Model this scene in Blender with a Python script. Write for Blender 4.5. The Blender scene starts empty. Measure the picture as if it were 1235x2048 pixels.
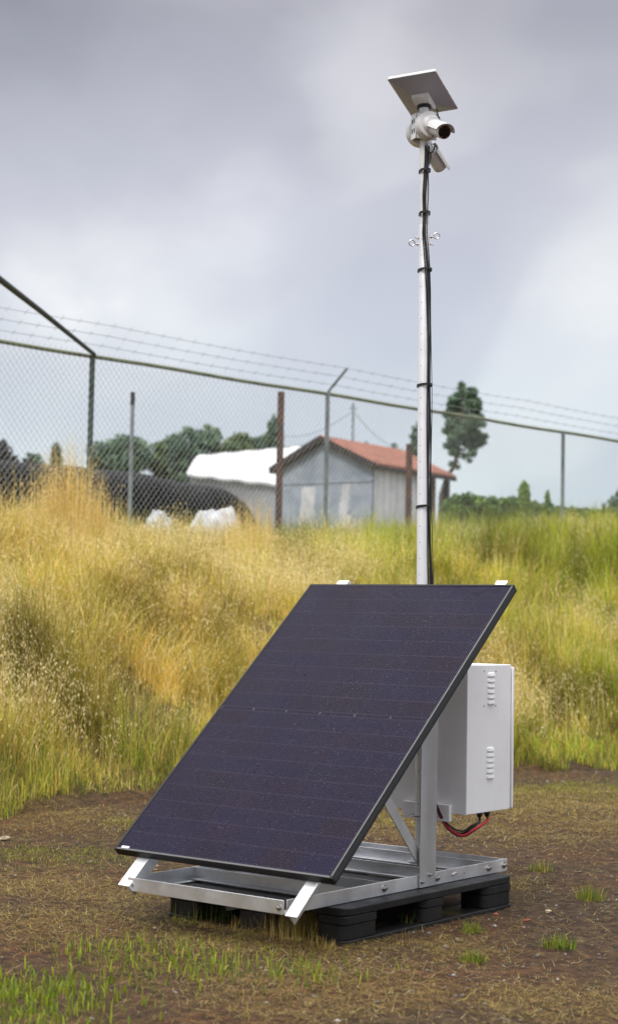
import bpy, bmesh, math
import numpy as np
from mathutils import Vector, Matrix
R = math.radians
rng = np.random.default_rng(7)
SC = bpy.context.scene
COL = SC.collection

# ------------------------------------------------------------------ camera
CAM = np.array([4.97, -5.0797, 1.252])
RT = np.array([0.78802192, 0.61533583, 0.01957727])
UP = np.array([0.02443815, -0.06303919, 0.9977118])
FW = np.array([-0.61516195, 0.78574034, 0.06471394])
FPX = 3356.84
cd = bpy.data.cameras.new('camera')
cam = bpy.data.objects.new('camera', cd)
COL.objects.link(cam)
m = Matrix.Identity(4)
for i in range(3):
    m[i][0], m[i][1], m[i][2], m[i][3] = RT[i], UP[i], -FW[i], CAM[i]
cam.matrix_world = m
cd.sensor_fit = 'VERTICAL'
cd.sensor_height = 36.0
cd.sensor_width = 36.0 * 617 / 1024
cd.lens = FPX / 2048 * 36.0
cd.clip_start = 0.1
cd.clip_end = 3000
cd.dof.use_dof = True
cd.dof.focus_distance = 7.7
cd.dof.aperture_fstop = 3.0
SC.camera = cam
SC.render.resolution_x, SC.render.resolution_y = 617, 1024

# ------------------------------------------------------------------ world: overcast sky
SUN_EL, SUN_AZ = R(52), R(172)      # azimuth clockwise from +Y
W = bpy.data.worlds.new('World')
SC.world = W
W.use_nodes = True
nt = W.node_tree
nt.nodes.clear()


def N(tree, typ, **kw):
    n = tree.nodes.new(typ)
    for k, v in kw.items():
        if k.startswith('i_'):
            n.inputs[k[2:].replace('_', ' ')].default_value = v
        else:
            setattr(n, k, v)
    return n


def ramp(tree, stops, interp='LINEAR'):
    n = tree.nodes.new('ShaderNodeValToRGB')
    cr = n.color_ramp
    cr.interpolation = interp
    while len(cr.elements) > 1:
        cr.elements.remove(cr.elements[-1])
    for i, (p, c) in enumerate(stops):
        e = cr.elements[0] if i == 0 else cr.elements.new(p)
        e.position = p
        c = (c, c, c) if not isinstance(c, tuple) else c
        e.color = (*c[:3], 1)
    return n


sky = N(nt, 'ShaderNodeTexSky', sky_type='NISHITA', sun_disc=False)
sky.sun_elevation = SUN_EL
sky.sun_rotation = SUN_AZ
bg1 = N(nt, 'ShaderNodeBackground')
bg1.inputs['Strength'].default_value = 0.1
nt.links.new(sky.outputs[0], bg1.inputs[0])
tc = N(nt, 'ShaderNodeTexCoord')
sep = N(nt, 'ShaderNodeSeparateXYZ')
nt.links.new(tc.outputs['Generated'], sep.inputs[0])
mp = N(nt, 'ShaderNodeMapping')
mp.inputs['Scale'].default_value = (1, 1, 1.5)
mp.inputs['Location'].default_value = (3.4, 1.9, 0.35)
nt.links.new(tc.outputs['Generated'], mp.inputs[0])
n1 = N(nt, 'ShaderNodeTexNoise')
n1.inputs['Scale'].default_value = 5.0
n1.inputs['Detail'].default_value = 4
n1.inputs['Roughness'].default_value = 0.42
n1.inputs['Distortion'].default_value = 0.2
nt.links.new(mp.outputs[0], n1.inputs[0])
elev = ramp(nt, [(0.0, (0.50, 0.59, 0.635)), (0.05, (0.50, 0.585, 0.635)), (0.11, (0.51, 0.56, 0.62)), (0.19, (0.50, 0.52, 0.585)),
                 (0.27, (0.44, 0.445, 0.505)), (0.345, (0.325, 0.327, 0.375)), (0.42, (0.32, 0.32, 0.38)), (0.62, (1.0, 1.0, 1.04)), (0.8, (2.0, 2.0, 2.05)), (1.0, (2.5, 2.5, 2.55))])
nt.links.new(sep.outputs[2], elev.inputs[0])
cl = ramp(nt, [(0.30, (0.93, 0.93, 0.95)), (0.48, (1.0, 1.0, 1.0)), (0.60, (1.16, 1.15, 1.10)), (0.75, (1.26, 1.24, 1.15))], 'EASE')
nt.links.new(n1.outputs[0], cl.inputs[0])
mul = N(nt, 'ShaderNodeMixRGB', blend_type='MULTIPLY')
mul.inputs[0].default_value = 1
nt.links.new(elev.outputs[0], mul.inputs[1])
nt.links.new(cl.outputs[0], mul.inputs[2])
# broad cloud banks: soft patches of sky about fixed compass directions, broken up by noise
n2 = N(nt, 'ShaderNodeTexNoise')
n2.inputs['Scale'].default_value = 11.0
n2.inputs['Detail'].default_value = 6
n2.inputs['Roughness'].default_value = 0.5
nt.links.new(mp.outputs[0], n2.inputs[0])
last = mul.outputs[0]
for (dx, dy, dz), rad, c in (((-0.676, 0.709, 0.200), .105, (0.10, 0.097, 0.078)), ((-0.717, 0.668, 0.215), .07, (0.07, 0.066, 0.048)), ((-0.710, 0.685, 0.155), .07, (0.07, 0.065, 0.05)),
                             ((-0.560, 0.760, 0.330), .075, (0.10, 0.10, 0.10)), ((-0.455, 0.865, 0.215), .075, (0.075, 0.075, 0.055)), ((-0.62, 0.75, 0.235), .06, (0.05, 0.05, 0.05)),
                             ((-0.70, 0.62, 0.345), .085, (-0.065, -0.065, -0.07)), ((-0.60, 0.765, 0.275), .035, (-0.03, -0.03, -0.03))):
    vd = N(nt, 'ShaderNodeVectorMath', operation='DISTANCE')
    nt.links.new(tc.outputs['Generated'], vd.inputs[0])
    ln_ = math.sqrt(dx * dx + dy * dy + dz * dz)
    vd.inputs[1].default_value = (dx / ln_, dy / ln_, dz / ln_)
    wob = N(nt, 'ShaderNodeMath', operation='MULTIPLY_ADD')
    nt.links.new(n2.outputs[0], wob.inputs[0])
    wob.inputs[1].default_value = rad * 1.5
    nt.links.new(vd.outputs['Value'], wob.inputs[2])
    mr = N(nt, 'ShaderNodeMapRange', interpolation_type='SMOOTHSTEP')
    nt.links.new(wob.outputs[0], mr.inputs[0])
    mr.inputs[1].default_value = rad * 0.75
    mr.inputs[2].default_value = rad * 1.75
    mr.inputs[3].default_value = 1.0
    mr.inputs[4].default_value = 0.0
    ad = N(nt, 'ShaderNodeMixRGB', blend_type='ADD' if c[0] > 0 else 'SUBTRACT')
    nt.links.new(mr.outputs[0], ad.inputs[0])
    nt.links.new(last, ad.inputs[1])
    ad.inputs[2].default_value = (*(abs(q) for q in c), 1)
    last = ad.outputs[0]
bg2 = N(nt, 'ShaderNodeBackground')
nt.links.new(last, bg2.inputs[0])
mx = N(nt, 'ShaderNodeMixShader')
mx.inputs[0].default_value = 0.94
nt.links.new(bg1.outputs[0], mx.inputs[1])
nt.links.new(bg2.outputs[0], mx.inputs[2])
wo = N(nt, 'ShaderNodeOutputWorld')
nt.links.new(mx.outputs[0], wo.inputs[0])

sd = bpy.data.lights.new('sun', 'SUN')
sd.energy = 1.5
sd.angle = R(16)
sd.color = (1.0, 0.95, 0.87)
sun = bpy.data.objects.new('sun', sd)
COL.objects.link(sun)
sv = Vector((math.sin(SUN_AZ) * math.cos(SUN_EL), math.cos(SUN_AZ) * math.cos(SUN_EL), math.sin(SUN_EL)))
sun.rotation_euler = sv.to_track_quat('Z', 'Y').to_euler()
sun.location = (0, -10, 20)
SC.view_settings.view_transform = 'Standard'
SC.view_settings.look = 'None'
SC.view_settings.exposure = 0.38
SC.view_settings.gamma = 1.0
SC.view_settings.use_curve_mapping = False
SC.cycles.use_denoising = True
SC.cycles.denoiser = 'OPENIMAGEDENOISE'
SC.cycles.denoising_input_passes = 'RGB_ALBEDO_NORMAL'
SC.cycles.denoising_prefilter = 'ACCURATE'
SC.cycles.max_bounces = 6
SC.cycles.transparent_max_bounces = 6
SC.cycles.sample_clamp_indirect = 4


# ------------------------------------------------------------------ helpers
def gp(px, py, z=0.0):
    """where a spot of the yard lies on the ground plane"""
    d = FW + RT * (px - 617.5) / FPX - UP * (py - 1024) / FPX
    return CAM + d * (z - CAM[2]) / d[2]


def at(px, py, D):
    return CAM + D * (FW + RT * (px - 617.5) / FPX - UP * (py - 1024) / FPX)


def pix(P):
    d = np.asarray(P) - CAM
    z = d @ FW
    return 617.5 + FPX * (d @ RT) / z, 1024 - FPX * (d @ UP) / z, z


def vnoise(x, y, seed=0):
    r = np.random.default_rng(seed).random((64, 64))
    xi, yi = np.floor(x).astype(int), np.floor(y).astype(int)
    fx, fy = x - xi, y - yi
    fx, fy = fx * fx * (3 - 2 * fx), fy * fy * (3 - 2 * fy)
    g = lambda a, b: r[a % 64, b % 64]
    return (g(xi, yi) * (1 - fx) + g(xi + 1, yi) * fx) * (1 - fy) + (g(xi, yi + 1) * (1 - fx) + g(xi + 1, yi + 1) * fx) * fy


def fbm(x, y, seed=0, o=3):
    s = 0
    a = 0.5
    for k in range(o):
        s = s + a * vnoise(x * 2 ** k, y * 2 ** k, seed + k)
        a /= 2
    return s / (1 - 0.5 ** o)


def sstep(a, b, x):
    t = np.clip((x - a) / (b - a), 0, 1)
    return t * t * (3 - 2 * t)


def tag(o, label=None, cat=None, group=None, kind=None):
    if label: o['label'] = label
    if cat: o['category'] = cat
    if group: o['group'] = group
    if kind: o['kind'] = kind
    return o


def empty(name, loc, label, cat, group=None):
    o = bpy.data.objects.new(name, None)
    o.empty_display_size = 0.1
    o.location = loc
    COL.objects.link(o)
    return tag(o, label, cat, group)


class MB:
    """collects shapes in world space, then links them as one mesh object"""
    def __init__(self):
        self.v, self.f, self.s = [], [], []

    def add(self, vs, fs, smooth=False):
        b = len(self.v)
        self.v += [tuple(map(float, p)) for p in vs]
        self.f += [tuple(b + i for i in f) for f in fs]
        self.s += [smooth] * len(fs)
        return self

    def box(self, lo, hi):
        x0, y0, z0 = lo
        x1, y1, z1 = hi
        return self.add([(x0, y0, z0), (x1, y0, z0), (x1, y1, z0), (x0, y1, z0), (x0, y0, z1), (x1, y0, z1), (x1, y1, z1), (x0, y1, z1)],
                        [(0, 3, 2, 1), (4, 5, 6, 7), (0, 1, 5, 4), (1, 2, 6, 5), (2, 3, 7, 6), (3, 0, 4, 7)])

    def extr(self, poly, o, ex, ey, ez):
        """polygon in (ex, ey) at o, swept along ez"""
        o, ex, ey, ez = map(np.asarray, (o, ex, ey, ez))
        n = len(poly)
        a = [o + ex * p[0] + ey * p[1] for p in poly]
        vs = a + [p + ez for p in a]
        fs = [tuple(range(n - 1, -1, -1)), tuple(range(n, 2 * n))]
        fs += [(i, (i + 1) % n, n + (i + 1) % n, n + i) for i in range(n)]
        return self.add(vs, fs)

    def bar(self, p0, p1, wdir, w, t):
        """flat bar, w wide along wdir, t thick"""
        p0, p1, wdir = np.array(p0, float), np.array(p1, float), np.array(wdir, float)
        d = p1 - p0
        wd = wdir - d * (wdir @ d) / (d @ d)
        wd /= np.linalg.norm(wd)
        td = np.cross(d, wd)
        td /= np.linalg.norm(td)
        return self.extr([(-w / 2, -t / 2), (w / 2, -t / 2), (w / 2, t / 2), (-w / 2, t / 2)], p0, wd, td, d)

    def tube(self, pts, r, seg=10, caps=True, smooth=True):
        pts = [np.array(p, float) for p in pts]
        n = len(pts)
        rs = r if isinstance(r, (list, tuple, np.ndarray)) else [r] * n
        t0 = pts[1] - pts[0]
        t0 /= np.linalg.norm(t0)
        a = np.cross(t0, [0, 0, 1.0])
        if np.linalg.norm(a) < 1e-3: a = np.cross(t0, [1.0, 0, 0])
        a /= np.linalg.norm(a)
        vs = []
        for i in range(n):
            t = pts[min(i + 1, n - 1)] - pts[max(i - 1, 0)]
            t /= np.linalg.norm(t) + 1e-12
            a = a - t * (a @ t)
            a /= np.linalg.norm(a)
            b = np.cross(t, a)
            for k in range(seg):
                th = 2 * math.pi * k / seg
                vs.append(pts[i] + rs[i] * (a * math.cos(th) + b * math.sin(th)))
        fs = [(i * seg + k, i * seg + (k + 1) % seg, (i + 1) * seg + (k + 1) % seg, (i + 1) * seg + k) for i in range(n - 1) for k in range(seg)]
        self.add(vs, fs, smooth)
        if caps:
            self.add(vs[:seg], [tuple(range(seg - 1, -1, -1))])
            self.add(vs[-seg:], [tuple(range(seg))])
        return self

    def cyl(self, p0, p1, r0, r1=None, seg=24):
        return self.tube([p0, p1], [r0, r0 if r1 is None else r1], seg)

    def lathe(self, o, ax, prof, seg=32):
        """prof: (distance along ax, radius)"""
        o, ax = np.array(o, float), np.array(ax, float)
        ax /= np.linalg.norm(ax)
        pts = [o + ax * p[0] for p in prof]
        a = np.cross(ax, [0, 0, 1.0])
        if np.linalg.norm(a) < 1e-3: a = np.array([1.0, 0, 0])
        a /= np.linalg.norm(a)
        b = np.cross(ax, a)
        vs = []
        for (p, (_, r)) in zip(pts, prof):
            for k in range(seg):
                th = 2 * math.pi * k / seg
                vs.append(p + r * (a * math.cos(th) + b * math.sin(th)))
        n = len(prof)
        fs = [(i * seg + k, i * seg + (k + 1) % seg, (i + 1) * seg + (k + 1) % seg, (i + 1) * seg + k) for i in range(n - 1) for k in range(seg)]
        fs += [tuple(range(seg - 1, -1, -1)), tuple(range((n - 1) * seg, n * seg))]
        return self.add(vs, fs, False)

    def build(self, name, mat, parent=None, bevel=0, autosmooth=True):
        me = bpy.data.meshes.new(name)
        me.from_pydata(self.v, [], self.f)
        me.update()
        for p, s in zip(me.polygons, self.s): p.use_smooth = s
        bm = bmesh.new()
        bm.from_mesh(me)
        bmesh.ops.remove_doubles(bm, verts=bm.verts, dist=1e-6)
        bmesh.ops.recalc_face_normals(bm, faces=bm.faces)
        if autosmooth:
            for e in bm.edges:
                if len(e.link_faces) == 2: e.smooth = e.calc_face_angle(0) < R(38)
            for f in bm.faces: f.smooth = True
        bm.to_mesh(me)
        bm.free()
        if mat: me.materials.append(mat)
        o = bpy.data.objects.new(name, me)
        COL.objects.link(o)
        if parent is not None:
            o.parent = parent
            bpy.context.view_layer.update()
            o.matrix_parent_inverse = parent.matrix_world.inverted()
        if bevel:
            b = o.modifiers.new('bevel', 'BEVEL')
            b.width = bevel
            b.segments = 2
            b.limit_method = 'ANGLE'
            b.angle_limit = R(40)
            b.harden_normals = False
        return o


def quads_mesh(name, V, Q, mat, col=None, parent=None, smooth=False):
    me = bpy.data.meshes.new(name)
    V = np.ascontiguousarray(V, np.float32)
    Q = np.ascontiguousarray(Q, np.int32)
    me.vertices.add(len(V))
    me.vertices.foreach_set('co', V.ravel())
    me.loops.add(Q.size)
    me.loops.foreach_set('vertex_index', Q.ravel())
    me.polygons.add(len(Q))
    me.polygons.foreach_set('loop_start', np.arange(len(Q), dtype=np.int32) * Q.shape[1])
    if smooth: me.polygons.foreach_set('use_smooth', np.ones(len(Q), bool))
    me.update(calc_edges=True)
    if col is not None:
        a = me.attributes.new('tint', 'FLOAT_COLOR', 'POINT')
        c = np.ones((len(V), 4), np.float32)
        c[:, :3] = col
        a.data.foreach_set('color', c.ravel())
    me.materials.append(mat)
    o = bpy.data.objects.new(name, me)
    COL.objects.link(o)
    if parent is not None:
        o.parent = parent
        bpy.context.view_layer.update()
        o.matrix_parent_inverse = parent.matrix_world.inverted()
    return o


# ------------------------------------------------------------------ materials
def mat(name, col, rough=0.6, metal=0.0, var=0.0, scale=8.0, bump=0.0, bscale=60.0, col2=None, stretch=None, spec=0.5, roughvar=0.0):
    mt = bpy.data.materials.new(name)
    mt.use_nodes = True
    t = mt.node_tree
    b = t.nodes['Principled BSDF']
    b.inputs['Roughness'].default_value = rough
    b.inputs['Metallic'].default_value = metal
    b.inputs['Specular IOR Level'].default_value = spec
    b.inputs['Base Color'].default_value = (*col, 1)
    c = N(t, 'ShaderNodeTexCoord')
    src = c.outputs['Object']
    if stretch:
        mpn = N(t, 'ShaderNodeMapping')
        mpn.inputs['Scale'].default_value = stretch
        t.links.new(src, mpn.inputs[0])
        src = mpn.outputs[0]
    if var or col2:
        n = N(t, 'ShaderNodeTexNoise')
        n.inputs['Scale'].default_value = scale
        n.inputs['Detail'].default_value = 6
        n.inputs['Roughness'].default_value = 0.65
        t.links.new(src, n.inputs[0])
        c2 = col2 or tuple(x * (1 - var) for x in col)
        c1 = col if col2 else tuple(min(1, x * (1 + var)) for x in col)
        rp = ramp(t, [(0.36, c2), (0.62, c1)])
        t.links.new(n.outputs[0], rp.inputs[0])
        t.links.new(rp.outputs[0], b.inputs['Base Color'])
        if roughvar:
            rr = ramp(t, [(0.35, max(0.05, rough - roughvar)), (0.65, rough + roughvar)])
            t.links.new(n.outputs[0], rr.inputs[0])
            t.links.new(rr.outputs[0], b.inputs['Roughness'])
    if bump:
        n2 = N(t, 'ShaderNodeTexNoise')
        n2.inputs['Scale'].default_value = bscale
        n2.inputs['Detail'].default_value = 5
        t.links.new(src, n2.inputs[0])
        bp = N(t, 'ShaderNodeBump')
        bp.inputs['Strength'].default_value = bump
        bp.inputs['Distance'].default_value = 0.01
        t.links.new(n2.outputs[0], bp.inputs['Height'])
        t.links.new(bp.outputs[0], b.inputs['Normal'])
    return mt


def leaf_mat(name, rough=0.55, transl=0.3, gain=(1, 1, 1)):
    mt = bpy.data.materials.new(name)
    mt.use_nodes = True
    t = mt.node_tree
    b = t.nodes['Principled BSDF']
    b.inputs['Roughness'].default_value = rough
    b.inputs['Specular IOR Level'].default_value = 0.25
    a = N(t, 'ShaderNodeAttribute', attribute_name='tint')
    g = N(t, 'ShaderNodeMixRGB', blend_type='MULTIPLY')
    g.inputs[0].default_value = 1
    g.inputs[2].default_value = (*gain, 1)
    t.links.new(a.outputs['Color'], g.inputs[1])
    t.links.new(g.outputs[0], b.inputs['Base Color'])
    tr = N(t, 'ShaderNodeBsdfTranslucent')
    t.links.new(g.outputs[0], tr.inputs[0])
    mxs = N(t, 'ShaderNodeMixShader')
    mxs.inputs[0].default_value = transl
    t.links.new(b.outputs[0], mxs.inputs[1])
    t.links.new(tr.outputs[0], mxs.inputs[2])
    t.links.new(mxs.outputs[0], t.nodes['Material Output'].inputs[0])
    return mt


M_ALU = mat('mill_aluminium', (0.74, 0.75, 0.77), 0.42, 0.85, var=0.10, scale=5, bump=0.05, bscale=180, roughvar=0.08)
M_ALU_POST = mat('dull_aluminium', (0.56, 0.57, 0.58), 0.48, 0.85, var=0.13, scale=6, stretch=(1, 1, 0.25), roughvar=0.08)
M_MAST = mat('galvanised_tube', (0.80, 0.80, 0.82), 0.42, 0.4, var=0.03, scale=14, roughvar=0.04)
M_MASTW = mat('white_tube', (0.74, 0.74, 0.74), 0.45, 0.1, var=0.04, scale=20)
M_STEEL = mat('bolt_steel', (0.45, 0.42, 0.40), 0.3, 1.0, var=0.2, scale=90)
M_WHITE = mat('white_powder_coat', (0.86, 0.86, 0.87), 0.42, 0, var=0.035, scale=4, bump=0.02, bscale=300)
M_WPLAST = mat('white_plastic', (0.76, 0.76, 0.76), 0.4, 0, var=0.03, scale=30)
M_DISHBACK = mat('grey_dish_plastic', (0.40, 0.41, 0.49), 0.5, 0, var=0.03, scale=8)
M_DISHRIM = mat('pale_dish_plastic', (0.80, 0.82, 0.84), 0.45)
M_BLACK = mat('black_rubber', (0.012, 0.012, 0.014), 0.45)
M_RED = mat('red_cable_sheath', (0.55, 0.01, 0.03), 0.4)
M_GLASSB = mat('lens_glass', (0.004, 0.004, 0.005), 0.08)
M_LED = mat('lens_ring_led', (0.35, 0.05, 0.03), 0.3)
M_FRAME = mat('black_anodised', (0.010, 0.009, 0.010), 0.45, 0, var=0.2, scale=20, spec=.3)
M_PALLET = mat('black_recycled_plastic', (0.009, 0.009, 0.010), 0.5, 0, scale=7, bump=0.15, bscale=80, roughvar=0.1, col2=(0.018, 0.017, 0.018), spec=.28)
M_STICK = mat('white_sticker', (0.75, 0.75, 0.75), 0.5)
M_OLIVE = mat('lichen_rail', (0.115, 0.135, 0.055), 0.7, 0, var=0.4, scale=3)
M_POSTG = mat('fence_post_grey', (0.22, 0.25, 0.26), 0.6, 0.2, var=0.3, scale=4)
M_POSTD = mat('fence_post_dark', (0.06, 0.085, 0.075), 0.6, 0.2, var=0.35, scale=4)
M_WIRE = mat('fence_wire', (0.33, 0.34, 0.34), 0.55, 0.3)
M_BARB = mat('barbed_wire', (0.26, 0.27, 0.28), 0.6, 0.3)
M_RUST = mat('rusted_steel', (0.12, 0.055, 0.035), 0.8, 0, scale=6, col2=(0.045, 0.025, 0.022), bump=0.3, bscale=40)
M_DARKBAR = mat('dark_bar', (0.025, 0.03, 0.028), 0.55, 0, var=0.2, scale=6)


def tile_mat():
    mt = mat('red_clay_roof', (0.235, 0.088, 0.055), 0.8, var=0.32, scale=3.5)
    return mt


M_TILE = tile_mat()
M_SHEDG = mat('grey_blue_wall', (0.36, 0.41, 0.475), 0.75, scale=2.2, col2=(0.235, 0.28, 0.34), bump=0.1)
M_SHEDW = mat('flaked_white_wall', (0.62, 0.63, 0.66), 0.75, scale=3, col2=(0.42, 0.44, 0.46))
M_CORR = mat('corrugated_zinc', (0.66, 0.68, 0.70), 0.55, 0.2, var=0.12, scale=2)
M_DWOOD = mat('dark_timber', (0.035, 0.027, 0.025), 0.8, var=0.3, scale=4)
M_BWOOD = mat('brown_timber', (0.13, 0.075, 0.05), 0.8, var=0.3, scale=4)
M_WROOF = mat('white_metal_roof', (0.62, 0.63, 0.64), 0.5, 0, var=0.03, scale=1)
M_GWALL = mat('pale_grey_wall', (0.42, 0.45, 0.49), 0.7, var=0.06, scale=1)
M_BSHEET = mat('black_plastic_sheet', (0.004, 0.004, 0.005), 0.45, 0, var=0.3, scale=3, bump=0.25, bscale=5, spec=.06)
M_WSHEET = mat('white_plastic_sheet', (0.52, 0.55, 0.60), 0.5, 0, scale=6, col2=(0.34, 0.35, 0.36), bump=0.8, bscale=12)
M_BARK = mat('bark', (0.09, 0.07, 0.055), 0.85, var=0.35, scale=6)
M_GRASS = leaf_mat('grass_blades', 0.6, 0.35)
M_LEAF = leaf_mat('tree_leaves', 0.55, 0.2)


def cell_mat():
    """all-black half-cut cells: six columns, eighteen rows, sixteen wires to a cell; object space is metres on the panel"""
    mt = bpy.data.materials.new('solar_cells')
    mt.use_nodes = True
    t = mt.node_tree
    b = t.nodes['Principled BSDF']
    L = t.links
    tcn = N(t, 'ShaderNodeTexCoord')
    sp = N(t, 'ShaderNodeSeparateXYZ')
    L.new(tcn.outputs['Object'], sp.inputs[0])

    def mth(op, a, bb=None, cc=None):
        n = N(t, 'ShaderNodeMath', operation=op)
        for i, x in enumerate((a, bb, cc)):
            if x is None: continue
            if isinstance(x, (int, float)): n.inputs[i].default_value = x
            else: L.new(x, n.inputs[i])
        return n.outputs[0]
    u, v = sp.outputs[0], sp.outputs[1]
    px_, py_ = 0.1843, 0.0928
    uc = mth('DIVIDE', mth('SUBTRACT', u, 0.014), px_)
    half = mth('GREATER_THAN', v, 0.861)
    voff = mth('ADD', 0.0145, mth('MULTIPLY', half, 0.0215))
    vc = mth('DIVIDE', mth('SUBTRACT', v, voff), py_)
    fu = mth('FRACT', uc)
    fv = mth('FRACT', vc)
    # gap masks
    gu = mth('GREATER_THAN', mth('ABSOLUTE', mth('SUBTRACT', fu, 0.5)), 0.4925)
    gv = mth('GREATER_THAN', mth('ABSOLUTE', mth('SUBTRACT', fv, 0.5)), 0.488)
    mid = mth('LESS_THAN', mth('ABSOLUTE', mth('SUBTRACT', v, 0.861)), 0.0022)
    edge = mth('MAXIMUM', mth('LESS_THAN', uc, 0.0), mth('GREATER_THAN', uc, 6.0))
    gap = mth('MAXIMUM', mth('MAXIMUM', gu, gv), mth('MAXIMUM', mid, edge))
    # busbar wires
    fw_ = mth('FRACT', mth('MULTIPLY', uc, 16.0))
    wire = mth('LESS_THAN', mth('ABSOLUTE', mth('SUBTRACT', fw_, 0.5)), 0.045)
    wire = mth('MULTIPLY', wire, mth('SUBTRACT', 1.0, mth('MAXIMUM', gu, mth('MAXIMUM', mid, edge))))
    # pads: bright solder dots along each wire
    pads = mth('LESS_THAN', mth('ABSOLUTE', mth('SUBTRACT', mth('FRACT', mth('MULTIPLY', vc, 7.0)), 0.5)), 0.2)
    wn = N(t, 'ShaderNodeTexNoise')
    wn.inputs['Scale'].default_value = 90
    wn.inputs['Detail'].default_value = 2
    L.new(tcn.outputs['Object'], wn.inputs[0])
    wvar = mth('MULTIPLY', mth('ADD', 0.62, mth('MULTIPLY', pads, 0.38)), mth('MULTIPLY', wn.outputs[0], 1.7))
    # cell to cell tint
    cb = N(t, 'ShaderNodeCombineXYZ')
    L.new(mth('FLOOR', uc), cb.inputs[0])
    L.new(mth('FLOOR', vc), cb.inputs[1])
    L.new(half, cb.inputs[2])
    wh = N(t, 'ShaderNodeTexWhiteNoise', noise_dimensions='3D')
    L.new(cb.outputs[0], wh.inputs[0])
    tint = ramp(t, [(0.0, (0.0050, 0.0026, 0.0085)), (0.5, (0.0035, 0.0032, 0.016)), (1.0, (0.0058, 0.003, 0.012))])
    L.new(wh.outputs['Value'], tint.inputs[0])
    # gaps between the cells take one flat dark colour
    mxg = N(t, 'ShaderNodeMixRGB')
    L.new(gap, mxg.inputs[0])
    L.new(tint.outputs[0], mxg.inputs[1])
    mxg.inputs[2].default_value = (0.004, 0.003, 0.009, 1)
    rowl = N(t, 'ShaderNodeMixRGB')
    L.new(mth('MULTIPLY', gv, mth('SUBTRACT', 1.0, mth('MAXIMUM', gu, mth('MAXIMUM', mid, edge)))), rowl.inputs[0])
    L.new(mxg.outputs[0], rowl.inputs[1])
    rowl.inputs[2].default_value = (0.032, 0.026, 0.042, 1)
    # specks of dust
    vo = N(t, 'ShaderNodeTexVoronoi')
    vo.inputs['Scale'].default_value = 75
    L.new(tcn.outputs['Object'], vo.inputs[0])
    spk = mth('LESS_THAN', vo.outputs['Distance'], 0.10)
    sel = N(t, 'ShaderNodeSeparateColor')
    L.new(vo.outputs['Color'], sel.inputs[0])
    spk = mth('MULTIPLY', spk, mth('GREATER_THAN', sel.outputs[0], 0.6))
    wirecol = N(t, 'ShaderNodeMixRGB')
    L.new(mth('MULTIPLY', wire, mth('MINIMUM', wvar, 1.0)), wirecol.inputs[0])
    L.new(rowl.outputs[0], wirecol.inputs[1])
    wirecol.inputs[2].default_value = (0.14, 0.115, 0.18, 1)
    spc = N(t, 'ShaderNodeMixRGB')
    L.new(mth('MULTIPLY', spk, 0.55), spc.inputs[0])
    L.new(wirecol.outputs[0], spc.inputs[1])
    spc.inputs[2].default_value = (0.30, 0.27, 0.30, 1)
    # white tab dots where the middle ribbon meets the column gaps
    du = mth('LESS_THAN', mth('MINIMUM', fu, mth('SUBTRACT', 1.0, fu)), 0.018)
    dv = mth('LESS_THAN', mth('ABSOLUTE', mth('SUBTRACT', v, 0.861)), 0.006)
    dot = mth('MULTIPLY', mth('MULTIPLY', du, dv), mth('SUBTRACT', 1.0, edge))
    dc = N(t, 'ShaderNodeMixRGB')
    L.new(mth('MULTIPLY', dot, 0.22), dc.inputs[0])
    L.new(spc.outputs[0], dc.inputs[1])
    dc.inputs[2].default_value = (0.4, 0.39, 0.42, 1)
    L.new(dc.outputs[0], b.inputs['Base Color'])
    dn = N(t, 'ShaderNodeTexNoise')
    dn.inputs['Scale'].default_value = 3.5
    dn.inputs['Detail'].default_value = 5
    L.new(tcn.outputs['Object'], dn.inputs[0])
    rr = ramp(t, [(0.35, 0.22), (0.7, 0.38)])
    L.new(dn.outputs[0], rr.inputs[0])
    L.new(rr.outputs[0], b.inputs['Roughness'])
    b.inputs['Specular IOR Level'].default_value = 0.07
    b.inputs['Specular Tint'].default_value = (0.95, 0.90, 1.0, 1)
    return mt


M_CELL = cell_mat()


# ------------------------------------------------------------------ terrain
def foot_x(y):
    return np.interp(y, [-40, 1.9, 3.5, 5.5, 7.1, 8.3, 12, 20, 60], [-2.6, -2.85, -3.05, -3.15, -2.5, -2.0, -1.2, -0.6, 0])


def crest_x(y):
    return np.interp(y, [-40, 9, 13, 17, 24, 60], [-7.2, -7.2, -6.9, -5.9, -5.6, -5.0])


def crest_z(y):
    return np.interp(y, [-40, 5, 10, 14, 18, 24, 60], [1.76, 1.78, 1.82, 1.98, 2.52, 2.82, 2.85])


def terrain(x, y):
    x, y = np.asarray(x, float), np.asarray(y, float)
    fx, cx, cz = foot_x(y), crest_x(y), crest_z(y)
    t = np.clip((fx - x) / (fx - cx), 0, 1)
    s = t + 0.10 * np.sin(t * math.pi) - 0.06 * np.sin(2 * math.pi * t)
    bump = sstep(0.05, 0.3, t)
    z = cz * s + bump * (0.40 * (fbm(x * 0.9 + 31, y * 0.9 + 17, 3) - 0.5) + 0.34 * (fbm(x * 2.0 + 5, y * 2.0 + 9, 8, 2) - 0.5))
    z = z + (1 - bump) * (0.035 * (fbm(x * 0.8 + 3, y * 0.8 + 1, 12) - 0.5) + 0.014 * (fbm(x * 5 + 40, y * 5 + 8, 14) - 0.5))
    # firm level patch under the pallet
    dx = np.maximum(np.maximum(0.05 - x, x - 1.12), 0)
    dy = np.maximum(np.maximum(0.12 - y, y - 1.5), 0)
    k = sstep(0.0, 0.5, np.hypot(dx, dy))
    return z * k


def slope_t(x, y):
    fx, cx = foot_x(y), crest_x(y)
    return (fx - x) / (fx - cx)


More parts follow.
